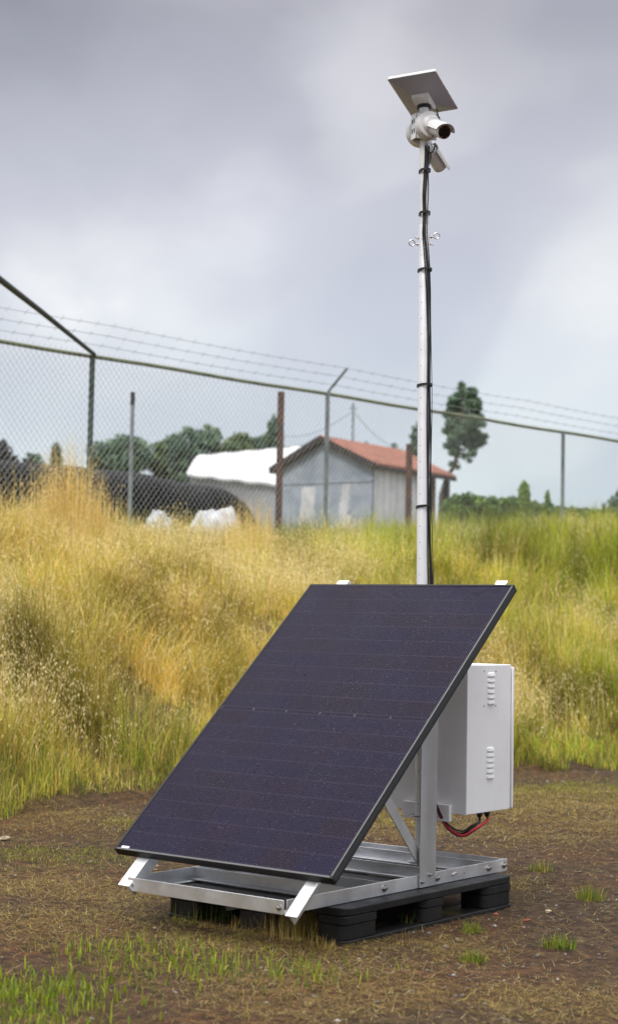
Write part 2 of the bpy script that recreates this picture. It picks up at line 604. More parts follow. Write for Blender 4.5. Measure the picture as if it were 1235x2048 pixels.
def ground_mat():
    mt = bpy.data.materials.new('yard_soil')
    mt.use_nodes = True
    t = mt.node_tree
    L = t.links
    b = t.nodes['Principled BSDF']
    b.inputs['Roughness'].default_value = 0.9
    b.inputs['Specular IOR Level'].default_value = 0.25
    c = N(t, 'ShaderNodeTexCoord')

    def noise(scale, det=6, rough=0.6):
        n = N(t, 'ShaderNodeTexNoise')
        n.inputs['Scale'].default_value = scale
        n.inputs['Detail'].default_value = det
        n.inputs['Roughness'].default_value = rough
        L.new(c.outputs['Object'], n.inputs[0])
        return n.outputs[0]
    big, fine, vfine = noise(0.9), noise(14), noise(70, 4, 0.7)
    soil = ramp(t, [(0.3, (0.020, 0.012, 0.007)), (0.46, (0.044, 0.026, 0.014)), (0.62, (0.082, 0.049, 0.027)), (0.8, (0.14, 0.092, 0.056))])
    L.new(fine, soil.inputs[0])
    rusty = ramp(t, [(0.42, (1, 1, 1)), (0.62, (1.3, 1.0, 0.78))])
    L.new(big, rusty.inputs[0])
    m1 = N(t, 'ShaderNodeMixRGB', blend_type='MULTIPLY')
    m1.inputs[0].default_value = 1
    L.new(soil.outputs[0], m1.inputs[1])
    L.new(rusty.outputs[0], m1.inputs[2])
    gr = ramp(t, [(0.3, 0.55), (0.5, 1.0), (0.72, 1.5)])
    L.new(vfine, gr.inputs[0])
    m2 = N(t, 'ShaderNodeMixRGB', blend_type='MULTIPLY')
    m2.inputs[0].default_value = 1
    L.new(m1.outputs[0], m2.inputs[1])
    L.new(gr.outputs[0], m2.inputs[2])
    # thatch on the bank
    a = N(t, 'ShaderNodeAttribute', attribute_name='bank')
    th = ramp(t, [(0.35, (0.07, 0.055, 0.018)), (0.6, (0.17, 0.13, 0.04))])
    L.new(fine, th.inputs[0])
    m3 = N(t, 'ShaderNodeMixRGB')
    L.new(a.outputs['Fac'], m3.inputs[0])
    L.new(m2.outputs[0], m3.inputs[1])
    L.new(th.outputs[0], m3.inputs[2])
    L.new(m3.outputs[0], b.inputs['Base Color'])
    bp = N(t, 'ShaderNodeBump')
    bp.inputs['Strength'].default_value = 0.9
    bp.inputs['Distance'].default_value = 0.02
    ad = N(t, 'ShaderNodeMath', operation='ADD')
    L.new(fine, ad.inputs[0])
    L.new(vfine, ad.inputs[1])
    L.new(ad.outputs[0], bp.inputs['Height'])
    L.new(bp.outputs[0], b.inputs['Normal'])
    return mt


def axis(lo, hi, step, far0, far1, k=40):
    a = np.arange(lo, hi + step / 2, step)
    g = np.geomspace(step, 1, k)
    left = lo - (lo - far0) * (np.geomspace(0.002, 1, k))[::-1]
    right = hi + (far1 - hi) * np.geomspace(0.002, 1, k)
    return np.concatenate([left, a, right])


xs = axis(-14, 6, 0.085, -900, 900)
ys = axis(-5, 24, 0.085, -900, 900)
X, Y = np.meshgrid(xs, ys)
Z = terrain(X, Y)
nx, ny = len(xs), len(ys)
V = np.stack([X.ravel(), Y.ravel(), Z.ravel()], 1)
I = np.arange(nx * ny).reshape(ny, nx)
Q = np.stack([I[:-1, :-1].ravel(), I[:-1, 1:].ravel(), I[1:, 1:].ravel(), I[1:, :-1].ravel()], 1)
ground = quads_mesh('ground', V, Q, ground_mat(), smooth=True)
bk = sstep(0.0, 0.12, slope_t(X, Y) + 0.1 * (fbm(X * 1.5, Y * 1.5, 5) - 0.5)).ravel()
at_ = ground.data.attributes.new('bank', 'FLOAT', 'POINT')
at_.data.foreach_set('value', bk.astype(np.float32))
tag(ground, kind='structure')


# ------------------------------------------------------------------ grass
def blades(base, h, w, az, lean, col, nseg=3, power=1.25, tipw=0.12, sway=0.35):
    n = len(base)
    t = np.linspace(0, 1, nseg + 1)
    ang = lean[:, None] * t[None, :] ** power          # angle from vertical
    ds = h[:, None] / nseg
    dirx, diry = np.cos(az), np.sin(az)
    hor = np.zeros((n, nseg + 1))
    ver = np.zeros((n, nseg + 1))
    for k in range(1, nseg + 1):
        am = 0.5 * (ang[:, k] + ang[:, k - 1])
        hor[:, k] = hor[:, k - 1] + ds[:, 0] * np.sin(am)
        ver[:, k] = ver[:, k - 1] + ds[:, 0] * np.cos(am)
    P = np.stack([base[:, None, 0] + hor * dirx[:, None], base[:, None, 1] + hor * diry[:, None], base[:, None, 2] + ver], 2)
    sa = az + math.pi / 2 + rng.normal(0, sway, n)
    sx, sy = np.cos(sa), np.sin(sa)
    ww = w[:, None] * (1 - (1 - tipw) * t[None, :] ** 1.4) * 0.5
    off = np.stack([sx[:, None] * ww, sy[:, None] * ww, np.zeros_like(ww)], 2)
    V = np.stack([P - off, P + off], 2).reshape(-1, 3)
    m = 2 * (nseg + 1)
    b0 = (np.arange(n) * m)[:, None] + (np.arange(nseg) * 2)[None, :]
    Q = np.stack([b0, b0 + 1, b0 + 3, b0 + 2], 2).reshape(-1, 4)
    C = np.repeat(col, m, axis=0)
    return V, Q, C, P


def spikelets(P, idx, per, size, col):
    """oat husks hanging from the top third of each stem"""
    n = len(idx)
    k = P.shape[1] - 1
    tt = rng.uniform(0.55, 1.0, (n, per)) * k
    i0 = np.minimum(tt.astype(int), k - 1)
    fr = tt - i0
    pts = P[idx[:, None], i0] * (1 - fr)[..., None] + P[idx[:, None], i0 + 1] * fr[..., None]
    pts = pts.reshape(-1, 3)
    m = len(pts)
    az = rng.uniform(0, 2 * math.pi, m)
    out = rng.uniform(0.006, 0.045, m)
    c = pts + np.stack([np.cos(az) * out, np.sin(az) * out, -rng.uniform(0, 0.03, m)], 1)
    ln = size * rng.uniform(0.7, 1.3, m)
    hw = ln * 0.13
    d = np.stack([np.cos(az) * 0.5, np.sin(az) * 0.5, -np.ones(m)], 1)
    d /= np.linalg.norm(d, axis=1)[:, None]
    a2 = rng.uniform(0, 2 * math.pi, m)
    s = np.stack([np.cos(a2), np.sin(a2), np.zeros(m)], 1)
    V = np.stack([c, c + d * ln[:, None] * 0.45 + s * hw[:, None], c + d * ln[:, None], c + d * ln[:, None] * 0.45 - s * hw[:, None]], 1).reshape(-1, 3)
    Q = np.arange(m * 4).reshape(-1, 4)
    cc = col * rng.uniform(0.8, 1.2, (m, 1))
    return V, Q, np.repeat(cc, 4, axis=0)


def join(parts):
    Vs, Qs, Cs = [], [], []
    o = 0
    for V, Q, C in parts:
        Vs.append(V)
        Qs.append(Q + o)
        Cs.append(C)
        o += len(V)
    return np.concatenate(Vs), np.concatenate(Qs), np.concatenate(Cs)


def in_view(P, ml=160, mr=160):
    px, py, d = pix(P)
    return (d > 2.5) & (px > -ml) & (px < 1235 + mr) & (py < 2048 + 260) & (py > 500)


GOLD = np.array([0.71, 0.535, 0.13])
PALE = np.array([0.82, 0.67, 0.30])
BROWN = np.array([0.27, 0.175, 0.06])
GREEN = np.array([0.18, 0.265, 0.028])
LIME = np.array([0.36, 0.43, 0.035])
DEEP = np.array([0.075, 0.12, 0.022])
OLIVE = np.array([0.48, 0.45, 0.055])


def mixc(w):
    """w: list of (weights, colour) -> pick one colour per blade with these chances"""
    ws = np.stack([np.clip(a, 0.0001, None) for a, _ in w], 1)
    ws = ws / ws.sum(1, keepdims=True)
    cum = np.cumsum(ws, 1)
    r = rng.random(len(ws))[:, None]
    k = (r > cum).sum(1).clip(0, len(w) - 1)
    cols = np.stack([c for _, c in w])
    return cols[k] * rng.uniform(0.72, 1.28, (len(k), 1)) * rng.uniform(0.93, 1.07, (len(k), 3))


def greenness(x, y):
    """0 in the dry left part of the bank, 1 in the green right part"""
    px, py, d = pix(np.stack([x, y, terrain(x, y)], 1))
    g = 0.08 + 0.90 * sstep(5.0, 15.0, y - 0.35 * (x + 5)) + 0.9 * (fbm(x * 0.8 + 8, y * 0.8 + 2, 21) - 0.5)
    low = sstep(0.22, 0.05, slope_t(x, y)) * 0.45
    return np.clip(g + low, 0, 1)


def bank_grass():
    parts = []
    n = 1700000
    y = rng.uniform(-2, 28, n)
    x = rng.uniform(-13, 1, n)
    t = slope_t(x, y)
    edge = 0.015 + 0.16 * (fbm(x * 1.1, y * 1.1, 44) - 0.5) + 0.05 * (fbm(x * 4, y * 4, 45) - .5)
    keep = (t > edge) & (x > -12.0)
    z = terrain(x, y)
    P = np.stack([x, y, z], 1)
    keep &= in_view(P)
    d = (P - CAM) @ FW
    keep &= rng.random(n) < np.clip(15.0 / d, 0.35, 1) * np.where(t > 1.15, 0.55, 1)
    # tussocks: blades gather round clump centres, leaving darker gaps between
    tus = fbm(x * 3.4 + 60, y * 3.4 + 13, 64, 2)
    keep &= rng.random(n) < np.maximum(0.14 + 1.1 * sstep(0.32, 0.60, tus), .9 * sstep(.22, .05, t))
    P, x, y, t, d, edge, tus = P[keep], x[keep], y[keep], t[keep], d[keep], edge[keep], tus[keep]
    n = len(P)
    mound = sstep(.30, .68, fbm(x * 1.45 + 21, y * 1.45 + 44, 68, 2))
    g = greenness(x, y)
    clump = fbm(x * 1.2 + 50, y * 1.2 + 3, 60, 2)
    into = sstep(-0.01, 0.10, t - edge)
    lodged = sstep(0.34, 0.50, fbm(x * 0.55 + 11, y * 0.55 + 4, 33, 2)) * (1 - 0.9 * g) * sstep(0.02, 0.15, t) * (1 - sstep(0.80, 0.98, t))
    az0 = (fbm(x * 0.42 + 70, y * 0.42 + 20, 71, 2) - 0.5) * 9.0 + (fbm(x * 1.5 + 7, y * 1.5 + 2, 72, 2) - 0.5) * 6.0 - 0.6
    az = np.where(rng.random(n) < 0.10 + 0.40 * lodged, az0 + rng.normal(0, 0.5, n), rng.uniform(0, 2 * math.pi, n))
    lean = np.where(rng.random(n) < lodged * .92, rng.uniform(1.15, 2.1, n), rng.uniform(0.15, 2.1, n) * (0.8 + .25 * (1 - g)) * (1 + .25 * sstep(.2, .03, t - edge)))
    h = rng.uniform(0.12, 0.36, n) * (0.55 + 0.9 * clump) * (0.30 + 0.70 * sstep(0.0, 0.16, t - edge)) * (1 + 0.25 * g) * (0.7 + .6 * tus) * (0.45 + 1.15 * mound)
    h = h * (1 + 0.45 * lodged)
    w = rng.uniform(0.0018, 0.0042, n) * np.clip(d / 13, 0.8, 1.7)
    w = np.where(rng.random(n) < 0.25 * g + 0.08, w * 1.7, w)
    hue = 0.5 * fbm(x * 0.9 + 15, y * 0.9 + 35, 90, 2) + 0.5 * fbm(x * 4.3 + 15, y * 4.3 + 35, 91, 2)
    brn = sstep(0.50, 0.64, 0.55 * fbm(x * 1.1 + 2, y * 1.1 + 61, 95, 2) + 0.45 * fbm(x * 3.7 + 2, y * 3.7 + 61, 96, 2))
    low = sstep(0.26, 0.06, t - edge)
    col = mixc([((1 - g) * (0.9 + 2.4 * sstep(.45, .58, hue)), GOLD), ((1 - g) * (0.5 + 1.6 * lodged * sstep(.5, .62, hue)), PALE), ((0.15 + 1.5 * brn + 1.3 * (1 - mound)) * (1 - 0.6 * g) + 0.9 * low, BROWN),  # extra brown low between mounds: hollow shade put into the blade colour
                (0.12 + 0.95 * g + 0.5 * low, GREEN), (0.10 + 1.9 * g * sstep(.38, .55, hue) + 0.6 * g + .1 * low, LIME), (0.05 + 0.30 * g + 0.9 * low, DEEP), (0.55 + 1.1 * g, OLIVE)])
    # whole clumps are fresher or more weathered than their neighbours
    tone = 0.55 * fbm(x * 3.3 + 81, y * 3.3 + 19, 140, 2) + 0.45 * fbm(x * 1.2 + 8, y * 1.2 + 91, 141, 2)
    col = col * (0.50 + 0.90 * sstep(.32, .66, tone))[:, None]
    V, Q, C, PP = blades(P, h, w, az, lean, col, nseg=3, tipw=.25, power=rng.uniform(.5, 1.6, n)[:, None])
    parts.append((V, Q, C))
    # seed stems of wild oat, in drifts
    ns = 30000
    drift = sstep(.42, .66, fbm(x * 1.0 + 33, y * 1.0 + 71, 97, 2))
    sel = rng.choice(n, ns, replace=False, p=(lambda q: q / q.sum())((1.08 - g) * (0.1 + sstep(0.04, 0.25, t)) * (1 + 1.5 * sstep(0.85, 1.0, t)) * (0.15 + drift)))
    b = P[sel] + np.c_[rng.normal(0, 0.02, (ns, 2)), np.zeros(ns)]
    hs = rng.uniform(0.30, 0.58, ns) * (0.7 + 0.5 * clump[sel]) * (1 + .35 * lodged[sel])
    ln = np.where(rng.random(ns) < lodged[sel], rng.uniform(1.0, 1.8, ns), np.abs(rng.normal(0.4, 0.3, ns)))
    V, Q, C, PP = blades(b, hs, rng.uniform(0.0025, 0.004, ns), az[sel], ln, mixc([(np.full(ns, 1.0), GOLD), (np.full(ns, 0.8), PALE), (np.full(ns, .5), OLIVE), (g[sel] * 2, LIME)]), nseg=5, power=1.8)
    parts.append((V, Q, C))
    parts.append(spikelets(PP, np.arange(ns), 5, 0.024, np.array([0.90, 0.76, 0.44])))
    # the tall pale tuft by the corner post, others along the ragged crest
    for (px, D, cnt, hh, spread) in ((150, 16.2, 900, 1.12, 0.24), (182, 16.4, 380, 0.85, 0.32), (497, 18.0, 420, 0.72, 0.30), (525, 17.6, 260, 0.62, 0.35), (690, 18.6, 120, .45, .5), (40, 15.6, 300, 0.70, 0.4), (330, 17.2, 160, 0.5, 0.5), (250, 17, 140, .55, .5)):
        q = at(px, 1000, D)
        bx, by = q[0] + rng.normal(0, spread, cnt), q[1] + rng.normal(0, spread, cnt)
        b = np.stack([bx, by, terrain(bx, by)], 1)
        rr = np.hypot(bx - q[0], by - q[1]) / spread
        hs = hh * rng.uniform(0.55, 1.15, cnt) * np.clip(1.15 - 0.25 * rr, 0.5, 1.2)
        V, Q, C, PP = blades(b, hs, rng.uniform(0.004, 0.0065, cnt), rng.uniform(0, 6.3, cnt), np.abs(rng.normal(0.2, 0.16, cnt)), mixc([(np.full(cnt, 1.0), PALE), (np.full(cnt, 1.0), GOLD)]), nseg=5, power=1.8)
        parts.append((V, Q, C))
        parts.append(spikelets(PP, np.arange(cnt), 6, 0.026, np.array([0.74, 0.56, 0.27])))
    V, Q, C = join(parts)
    tag(quads_mesh('bank_grass', V, Q, M_GRASS, C), 'tall dry and green wild oat grass covering the bank', 'grass', kind='stuff')


def yard_masks(x, y):
    """where the yard is strawy and where green, laid out as patches seen in the yard"""
    P = [(265, 1790, .40, 'd'), (190, 1850, .45, 'd'), (90, 1770, .35, 'd'), (330, 1860, .35, 'd'), (560, 1880, .40, 'd'), (470, 1870, .40, 'd'), (660, 1900, .30, 'd'),
         (780, 1960, .35, 'd'), (820, 1985, .22, 'd'), (1130, 1640, .9, 'd'), (1200, 1610, 1.0, 'd'), (1060, 1620, .7, 'd'), (900, 1900, .2, 'd'), (130, 1640, .5, 'd'), (1040, 1770, .18, 'd'), (950, 1660, .5, 'd'), (730, 1660, .5, 'd'), (600, 2000, .3, 'd'), (1080, 2010, .28, 'd'), (1110, 2020, .16, 'd'), (790, 1965, .18, 'd'),
         (60, 1705, .55, 'g'), (170, 1705, .40, 'g'), (290, 1650, .4, 'g'), (20, 1700, .4, 'g'), (350, 1930, .30, 'g'), (230, 1900, .25, 'g'), (450, 1945, .25, 'g'), (520, 1950, .2, 'g'), (150, 1890, .2, 'g'), (330, 1890, .25, 'g'), (600, 1955, .15, 'g'),
         (60, 2000, .25, 'g'), (20, 2040, .30, 'g'), (130, 1985, .15, 'g'), (1100, 1585, .9, 'g'), (1190, 1580, .8, 'g'), (400, 1840, .15, 'g'), (560, 1830, .10, 'g'), (760, 1640, .5, 'g')]
    dry = np.zeros_like(x)
    grn = np.zeros_like(x)
    for px, py, r, k in P:
        q = gp(px, py)
        g = np.exp(-(((x - q[0]) ** 2 + (y - q[1]) ** 2) / (r * r)))
        if k == 'd': dry = np.maximum(dry, g)
        else: grn = np.maximum(grn, g)
    nz = fbm(x * 2.3 + 9, y * 2.3 + 77, 120)
    return np.clip(dry * (0.05 + 1.9 * nz ** 1.3) + 0.05, 0, 1), np.clip(grn * 2.6 * np.clip(0.6 * fbm(x * 3.1 + 4, y * 3.1 + 7, 131) + 0.4 * fbm(x * 11 + 4, y * 11 + 7, 133) - .22, 0, 1) + 0.012, 0, 1)


def under_pallet(x, y, m=0.0):
    return (x > 0.12 - m) & (x < 1.06 + m) & (y > 0.19 - m) & (y < 1.45 + m)


def yard_scatter():
    n = 1300000
    x = rng.uniform(-6, 3.2, n)
    y = rng.uniform(-3, 13, n)
    P = np.stack([x, y, terrain(x, y)], 1)
    t = slope_t(x, y)
    keep = (t < 0.10) & in_view(P, 120, 120) & ~under_pallet(x, y)
    P, x, y = P[keep], x[keep], y[keep]
    d = (P - CAM) @ FW
    dry, grn = yard_masks(x, y)
    dens = np.clip(9.5 / d, 0.35, 1.3)
    r = rng.random(len(x))
    # straw lying about
    s = r < np.clip(dry * 1.15 + 0.05, 0, .95) * dens
    b = P[s]
    k = len(b)
    lean = rng.normal(1.47, 0.13, k)
    b = b + np.c_[np.zeros((k, 2)), rng.uniform(0.002, 0.014, k)]
    V, Q, C, _ = blades(b, rng.uniform(0.012, 0.075, k), rng.uniform(0.0012, 0.0026, k) * np.clip(d[s] / 8, .8, 1.6), rng.uniform(0, 6.3, k), np.clip(lean, 1.1, 1.62),
                        mixc([(np.full(k, .9), GOLD * 0.62), (np.full(k, .5), PALE * 0.65), (np.full(k, 1.3), BROWN * 0.85), (np.full(k, .6), BROWN * .45)]), nseg=2, power=0.0)
    straw = [(V, Q, C)]
    # dry stubble standing up
    r2 = rng.random(len(x))
    s = r2 < np.clip(dry * 0.10 - 0.01, 0, 1) * dens
    b = P[s]
    k = len(b)
    V, Q, C, _ = blades(b, rng.uniform(0.010, 0.038, k), rng.uniform(0.0011, 0.0020, k) * np.clip(d[s] / 8, .8, 1.6), rng.uniform(0, 6.3, k), np.abs(rng.normal(0.95, 0.45, k)),
                        mixc([(np.full(k, 1.0), GOLD * .65), (np.full(k, .45), PALE * .65), (np.full(k, 1.0), BROWN * .8), (np.full(k, .5), OLIVE * .7)]), nseg=2)
    straw.append((V, Q, C))
    V, Q, C = join(straw)
    tag(quads_mesh('straw_litter', V, Q, M_GRASS, C), 'dry mown straw and stubble strewn over the brown yard', 'straw', kind='stuff')
    # green sward
    r3 = rng.random(len(x))
    s = r3 < np.clip(grn * 0.55, 0, 1) * dens
    b = P[s]
    k = len(b)
    gs = grn[s]
    V, Q, C, _ = blades(b, rng.uniform(0.006, 0.023, k) * (0.6 + 0.7 * gs), rng.uniform(0.0014, 0.0030, k) * np.clip(d[s] / 8, .8, 1.6), rng.uniform(0, 6.3, k), np.abs(rng.normal(1.1, 0.45, k)),
                        mixc([(np.full(k, 1.0), LIME * .72), (np.full(k, .8), GREEN * .9), (np.full(k, .4), DEEP), (np.full(k, .6), OLIVE * .8), (np.full(k, .4), GOLD * .6)]), nseg=2)
    tag(quads_mesh('short_grass', V, Q, M_GRASS, C), 'patches of short green grass on the bare yard', 'grass', kind='stuff')
    # weeds with broad leaflets in the near green patch
    parts = []
    for px, py, cnt, sp in ((60, 2010, 260, .16), (20, 1975, 160, .12), (130, 1985, 120, .12), (20, 2045, 260, .2), (300, 1930, 120, .2), (240, 1900, 90, .14), (390, 1935, 120, .18), (480, 1940, 110, .16), (620, 1960, 60, .12)):
        q = gp(px, py)
        bx, by = q[0] + rng.normal(0, sp, cnt), q[1] + rng.normal(0, sp, cnt)
        b = np.stack([bx, by, terrain(bx, by)], 1)
        parts.append(blades(b, rng.uniform(0.02, 0.05, cnt), rng.uniform(0.004, 0.009, cnt), rng.uniform(0, 6.3, cnt), np.abs(rng.normal(0.8, 0.4, cnt)), mixc([(np.full(cnt, 1.0), LIME * .7), (np.full(cnt, .8), GREEN * .85)]), nseg=3, tipw=.3)[:3])
    V, Q, C = join(parts)
    tag(quads_mesh('ground_weeds', V, Q, M_GRASS, C), 'low broad-leaved green weeds at the near left of the yard', 'weeds', kind='stuff')


def pebbles():
    n = 36000
    x = rng.uniform(-5, 3.2, n)
    y = rng.uniform(-3, 12, n)
    P = np.stack([x, y, terrain(x, y)], 1)
    keep = (slope_t(x, y) < 0.0) & in_view(P, 120, 120) & ~under_pallet(x, y)
    gx = fbm(x * 1.2 + 30, y * 1.2 + 30, 150)
    keep &= rng.random(n) < np.clip(0.25 + 1.6 * (gx - 0.45) + 0.5 * sstep(0.5, 1.5, x) * sstep(1.0, 2.5, y), 0.08, 1)
    P = P[keep]
    n = len(P)
    o = np.array([(1, 0, 0), (0.1, 1, 0.05), (-1, 0.1, 0), (0, -1, 0.1), (0.05, 0, 1), (0, 0.05, -1)])
    s = 0.003 + 0.011 * rng.random(n) ** 3.5
    j = 1 + rng.uniform(-0.3, 0.3, (n, 6, 3))
    a = rng.uniform(0, 6.3, n)
    ca, sa = np.cos(a), np.sin(a)
    L = o[None] * j * s[:, None, None] * np.array([1, 0.8, 0.6])
    Lx = L[..., 0] * ca[:, None] - L[..., 1] * sa[:, None]
    Ly = L[..., 0] * sa[:, None] + L[..., 1] * ca[:, None]
    V = np.stack([P[:, None, 0] + Lx, P[:, None, 1] + Ly, P[:, None, 2] + L[..., 2] + 0.2 * s[:, None]], 2).reshape(-1, 3)
    F = np.array([(0, 1, 4), (1, 2, 4), (2, 3, 4), (3, 0, 4), (1, 0, 5), (2, 1, 5), (3, 2, 5), (0, 3, 5)])
    Q = (np.arange(n) * 6)[:, None, None] + F[None]
    g = rng.random(n)
    c = np.where((g < .62)[:, None], np.array([.17, .15, .135]), np.where((g < .85)[:, None], np.array([.15, .085, .055]), np.where((g < .96)[:, None], np.array([.23, .25, .25]), np.array([.38, .35, .31])))) * rng.uniform(.6, 1.3, (n, 1))
    mt = leaf_mat('pebble_stone', 0.8, 0.0)
    tag(quads_mesh('gravel', V, Q.reshape(-1, 3), mt, np.repeat(c, 6, axis=0)), 'small grey and rusty gravel mixed into the brown soil', 'gravel', kind='stuff')


def tuft(px, py, cnt, h, sp, cols, label, wid=(0.0016, 0.0034), lean=0.75, name='grass_tuft', grp=None, z=0.0):
    q = gp(px, py)
    a_ = rng.uniform(0, 6.283, cnt)
    r_ = sp * 1.35 * rng.uniform(0, 1, cnt) ** .6
    bx, by = q[0] + r_ * np.cos(a_), q[1] + r_ * np.sin(a_)
    b = np.stack([bx, by, terrain(bx, by)], 1)
    az = np.arctan2(by - q[1], bx - q[0]) + rng.normal(0, 1.1, cnt)
    V, Q, C, PP = blades(b, h * rng.uniform(0.3, 1.15, cnt) * (1.1 - .45 * r_ / (sp * 1.35)), rng.uniform(*wid, cnt), az, np.abs(rng.normal(lean * .7, lean * .5, cnt)) + .55 * r_ / (sp * 1.35), mixc([(np.full(cnt, w), c) for w, c in cols]), nseg=4)
    return tag(quads_mesh(name, V, Q, M_GRASS, C), label, 'grass tuft', grp)


bank_grass()
yard_scatter()
pebbles()
TG = 'green grass tufts growing on the bare yard'
gcols = [(.8, LIME * .65), (1, GREEN * .85), (.5, DEEP), (.4, OLIVE * .7)]
tuft(1178, 1800, 200, 0.085, 0.055, gcols, 'bushy green grass tuft at the right of the yard, beyond the pallet corner', grp=TG)
tuft(1082, 1742, 120, 0.075, 0.05, gcols + [(.8, GOLD)], 'green and straw coloured tuft just right of the far pallet corner', grp=TG, lean=.8)
tuft(945, 1866, 150, 0.06, 0.035, gcols, 'small fine green tuft in front of the right side of the pallet', grp=TG)
tuft(1118, 1898, 90, 0.075, 0.05, gcols, 'flat spreading green weed tuft at the lower right of the yard', grp=TG, lean=1.2, wid=(.004, .008))
tuft(945, 1928, 90, 0.06, 0.04, gcols, 'green tuft in front of the pallet, nearest one to the camera', grp=TG, wid=(.003, .006))
tuft(590, 1868, 480, 0.16, 0.11, [(1, GOLD * .55), (.5, PALE * .6), (1, BROWN * .9)], 'tall dead straw tuft standing under the front corner of the frame', lean=.42, name='straw_tuft')
tuft(515, 1858, 170, 0.09, 0.08, [(1, GOLD * .7), (.7, BROWN), (.3, GREEN)], 'short dead straw tuft under the front rail beside a taller one', lean=.3, name='straw_tuft')
tuft(640, 1893, 120, 0.05, 0.05, [(1, GOLD * .75), (.5, PALE * .8), (.8, BROWN)], 'brown straw tuft against the near corner foot of the pallet', lean=.3, name='straw_tuft')
tuft(405, 1838, 130, 0.12, 0.10, [(1, GREEN * .8), (.8, DEEP), (.3, LIME * .7), (.5, BROWN)], 'green grass blades growing up under the front rail of the frame', lean=.3, name='grass_tuft')
tuft(820, 1850, 60, 0.11, 0.05, [(1, GREEN), (.6, GOLD * .8), (.5, BROWN)], 'thin mixed tuft growing through the right side of the pallet', lean=.35, name='grass_tuft')


def stone(px, py, r, col, label, seed):
    q = gp(px, py)
    bm = bmesh.new()
    bmesh.ops.create_icosphere(bm, subdivisions=3, radius=1)
    g = np.random.default_rng(seed)
    for v in bm.verts:
        p = np.array(v.co)
        n = 1 + 0.25 * math.sin(3.1 * p[0] + seed) * math.cos(2.3 * p[1] - seed) + 0.12 * math.sin(6 * p[2] + 2 * p[0])
        v.co = Vector(p * n * np.array([1.0, 0.75, 0.5]) * r)
    me = bpy.data.meshes.new('stone')
    bm.to_mesh(me)
    bm.free()
    me.materials.append(mat('stone_' + str(seed), col, 0.85, var=.25, scale=20, bump=.4, bscale=50))
    o = bpy.data.objects.new('stone', me)
    o.location = (q[0], q[1], float(terrain(q[0], q[1])) + 0.25 * r)
    o.rotation_euler = (0, 0, seed)
    COL.objects.link(o)
    tag(o, label, 'stone', 'loose stones lying on the yard')


stone(303, 1738, 0.045, (0.26, 0.17, 0.10), 'tan stone on dry grass behind the left end of the front rail', 3)
stone(10, 1679, 0.036, (0.26, 0.20, 0.14), 'pale stone at the left edge of the yard below the bank', 5)
stone(1095, 1825, 0.016, (0.42, 0.36, 0.25), 'small pale stone on brown soil right of the pallet', 8)
stone(1053, 1843, 0.014, (0.28, 0.06, 0.04), 'small red stone on brown soil below the right pallet corner', 11)
stone(990, 1830, 0.013, (0.24, 0.07, 0.04), 'small red-brown stone against the far foot of the pallet', 13)

# ------------------------------------------------------------------ pallet
PXL, PXR, PYF, PYB, PZ = 0.1165, 1.057, 0.194, 1.448, 0.1425


def rrect(x0, y0, x1, y1, r, seg=5):
    o = []
    for cx, cy, a0 in ((x1 - r, y0 + r, -90), (x1 - r, y1 - r, 0), (x0 + r, y1 - r, 90), (x0 + r, y0 + r, 180)):
        for k in range(seg + 1):
            a = R(a0 + 90 * k / seg)
            o.append((cx + r * math.cos(a), cy + r * math.sin(a)))
    return o


pal = empty('plastic_pallet', (0.587, 0.82, 0), 'black plastic pallet on the ground under the aluminium frame', 'pallet')
MB().extr(rrect(PXL, PYF, PXR, PYB, 0.05), (0, 0, 0.112), (1, 0, 0), (0, 1, 0), (0, 0, PZ - 0.112)).build('deck', M_PALLET, pal, bevel=0.004)
xb = [(PXL + .002, PXL + 0.16), (0.50, 0.66), (PXR - 0.15, PXR - .002)]
yb = [(PYF + .002, PYF + 0.235), (0.745, 0.905), (PYB - 0.235, PYB - .002)]
for i, (x0, x1) in enumerate(xb):
    for j, (y0, y1) in enumerate(yb):
        b = MB()
        b.extr(rrect(x0, y0, x1, y1, 0.035), (0, 0, 0.078), (1, 0, 0), (0, 1, 0), (0, 0, 0.0325))
        b.extr(rrect(x0 + .004, y0 + .004, x1 - .004, y1 - .004, 0.033), (0, 0, 0.0185), (1, 0, 0), (0, 1, 0), (0, 0, 0.058))
        b.build('pallet_foot', M_PALLET, pal, bevel=0.003)
    MB().extr(rrect(x0 - .001, PYF + .001, x1 + .001, PYB - .001, 0.035), (0, 0, -0.01), (1, 0, 0), (0, 1, 0), (0, 0, 0.0275)).build('runner', M_PALLET, pal, bevel=0.003)

# ------------------------------------------------------------------ aluminium frame
FXL, FXR, FYF, FYB, FZ, FH = 0.149, 0.972, -0.065, 1.52, 0.199, 0.054
T = 0.005
fr = empty('mounting_frame', (0.56, 0.73, FZ - FH), 'bare aluminium angle frame bolted together on the black pallet', 'frame')
LP = [(0, 0), (0.05, 0), (0.05, T), (T, T), (T, FH), (0, FH)]
z0 = FZ - FH
MB().extr(LP, (FXR, FYF + T + .001, z0), (-1, 0, 0), (0, 0, 1), (0, FYB - FYF, 0)).build('side_rail', M_ALU, fr, bevel=.001)
MB().extr(LP, (FXL, FYF + T + .001, z0), (1, 0, 0), (0, 0, 1), (0, FYB - FYF, 0)).build('side_rail', M_ALU, fr, bevel=.001)
MB().extr(LP, (FXL - .004, FYF, z0 - .003), (0, 1, 0), (0, 0, 1), (FXR - FXL - .008, 0, 0)).build('front_rail', M_ALU, fr, bevel=.001)
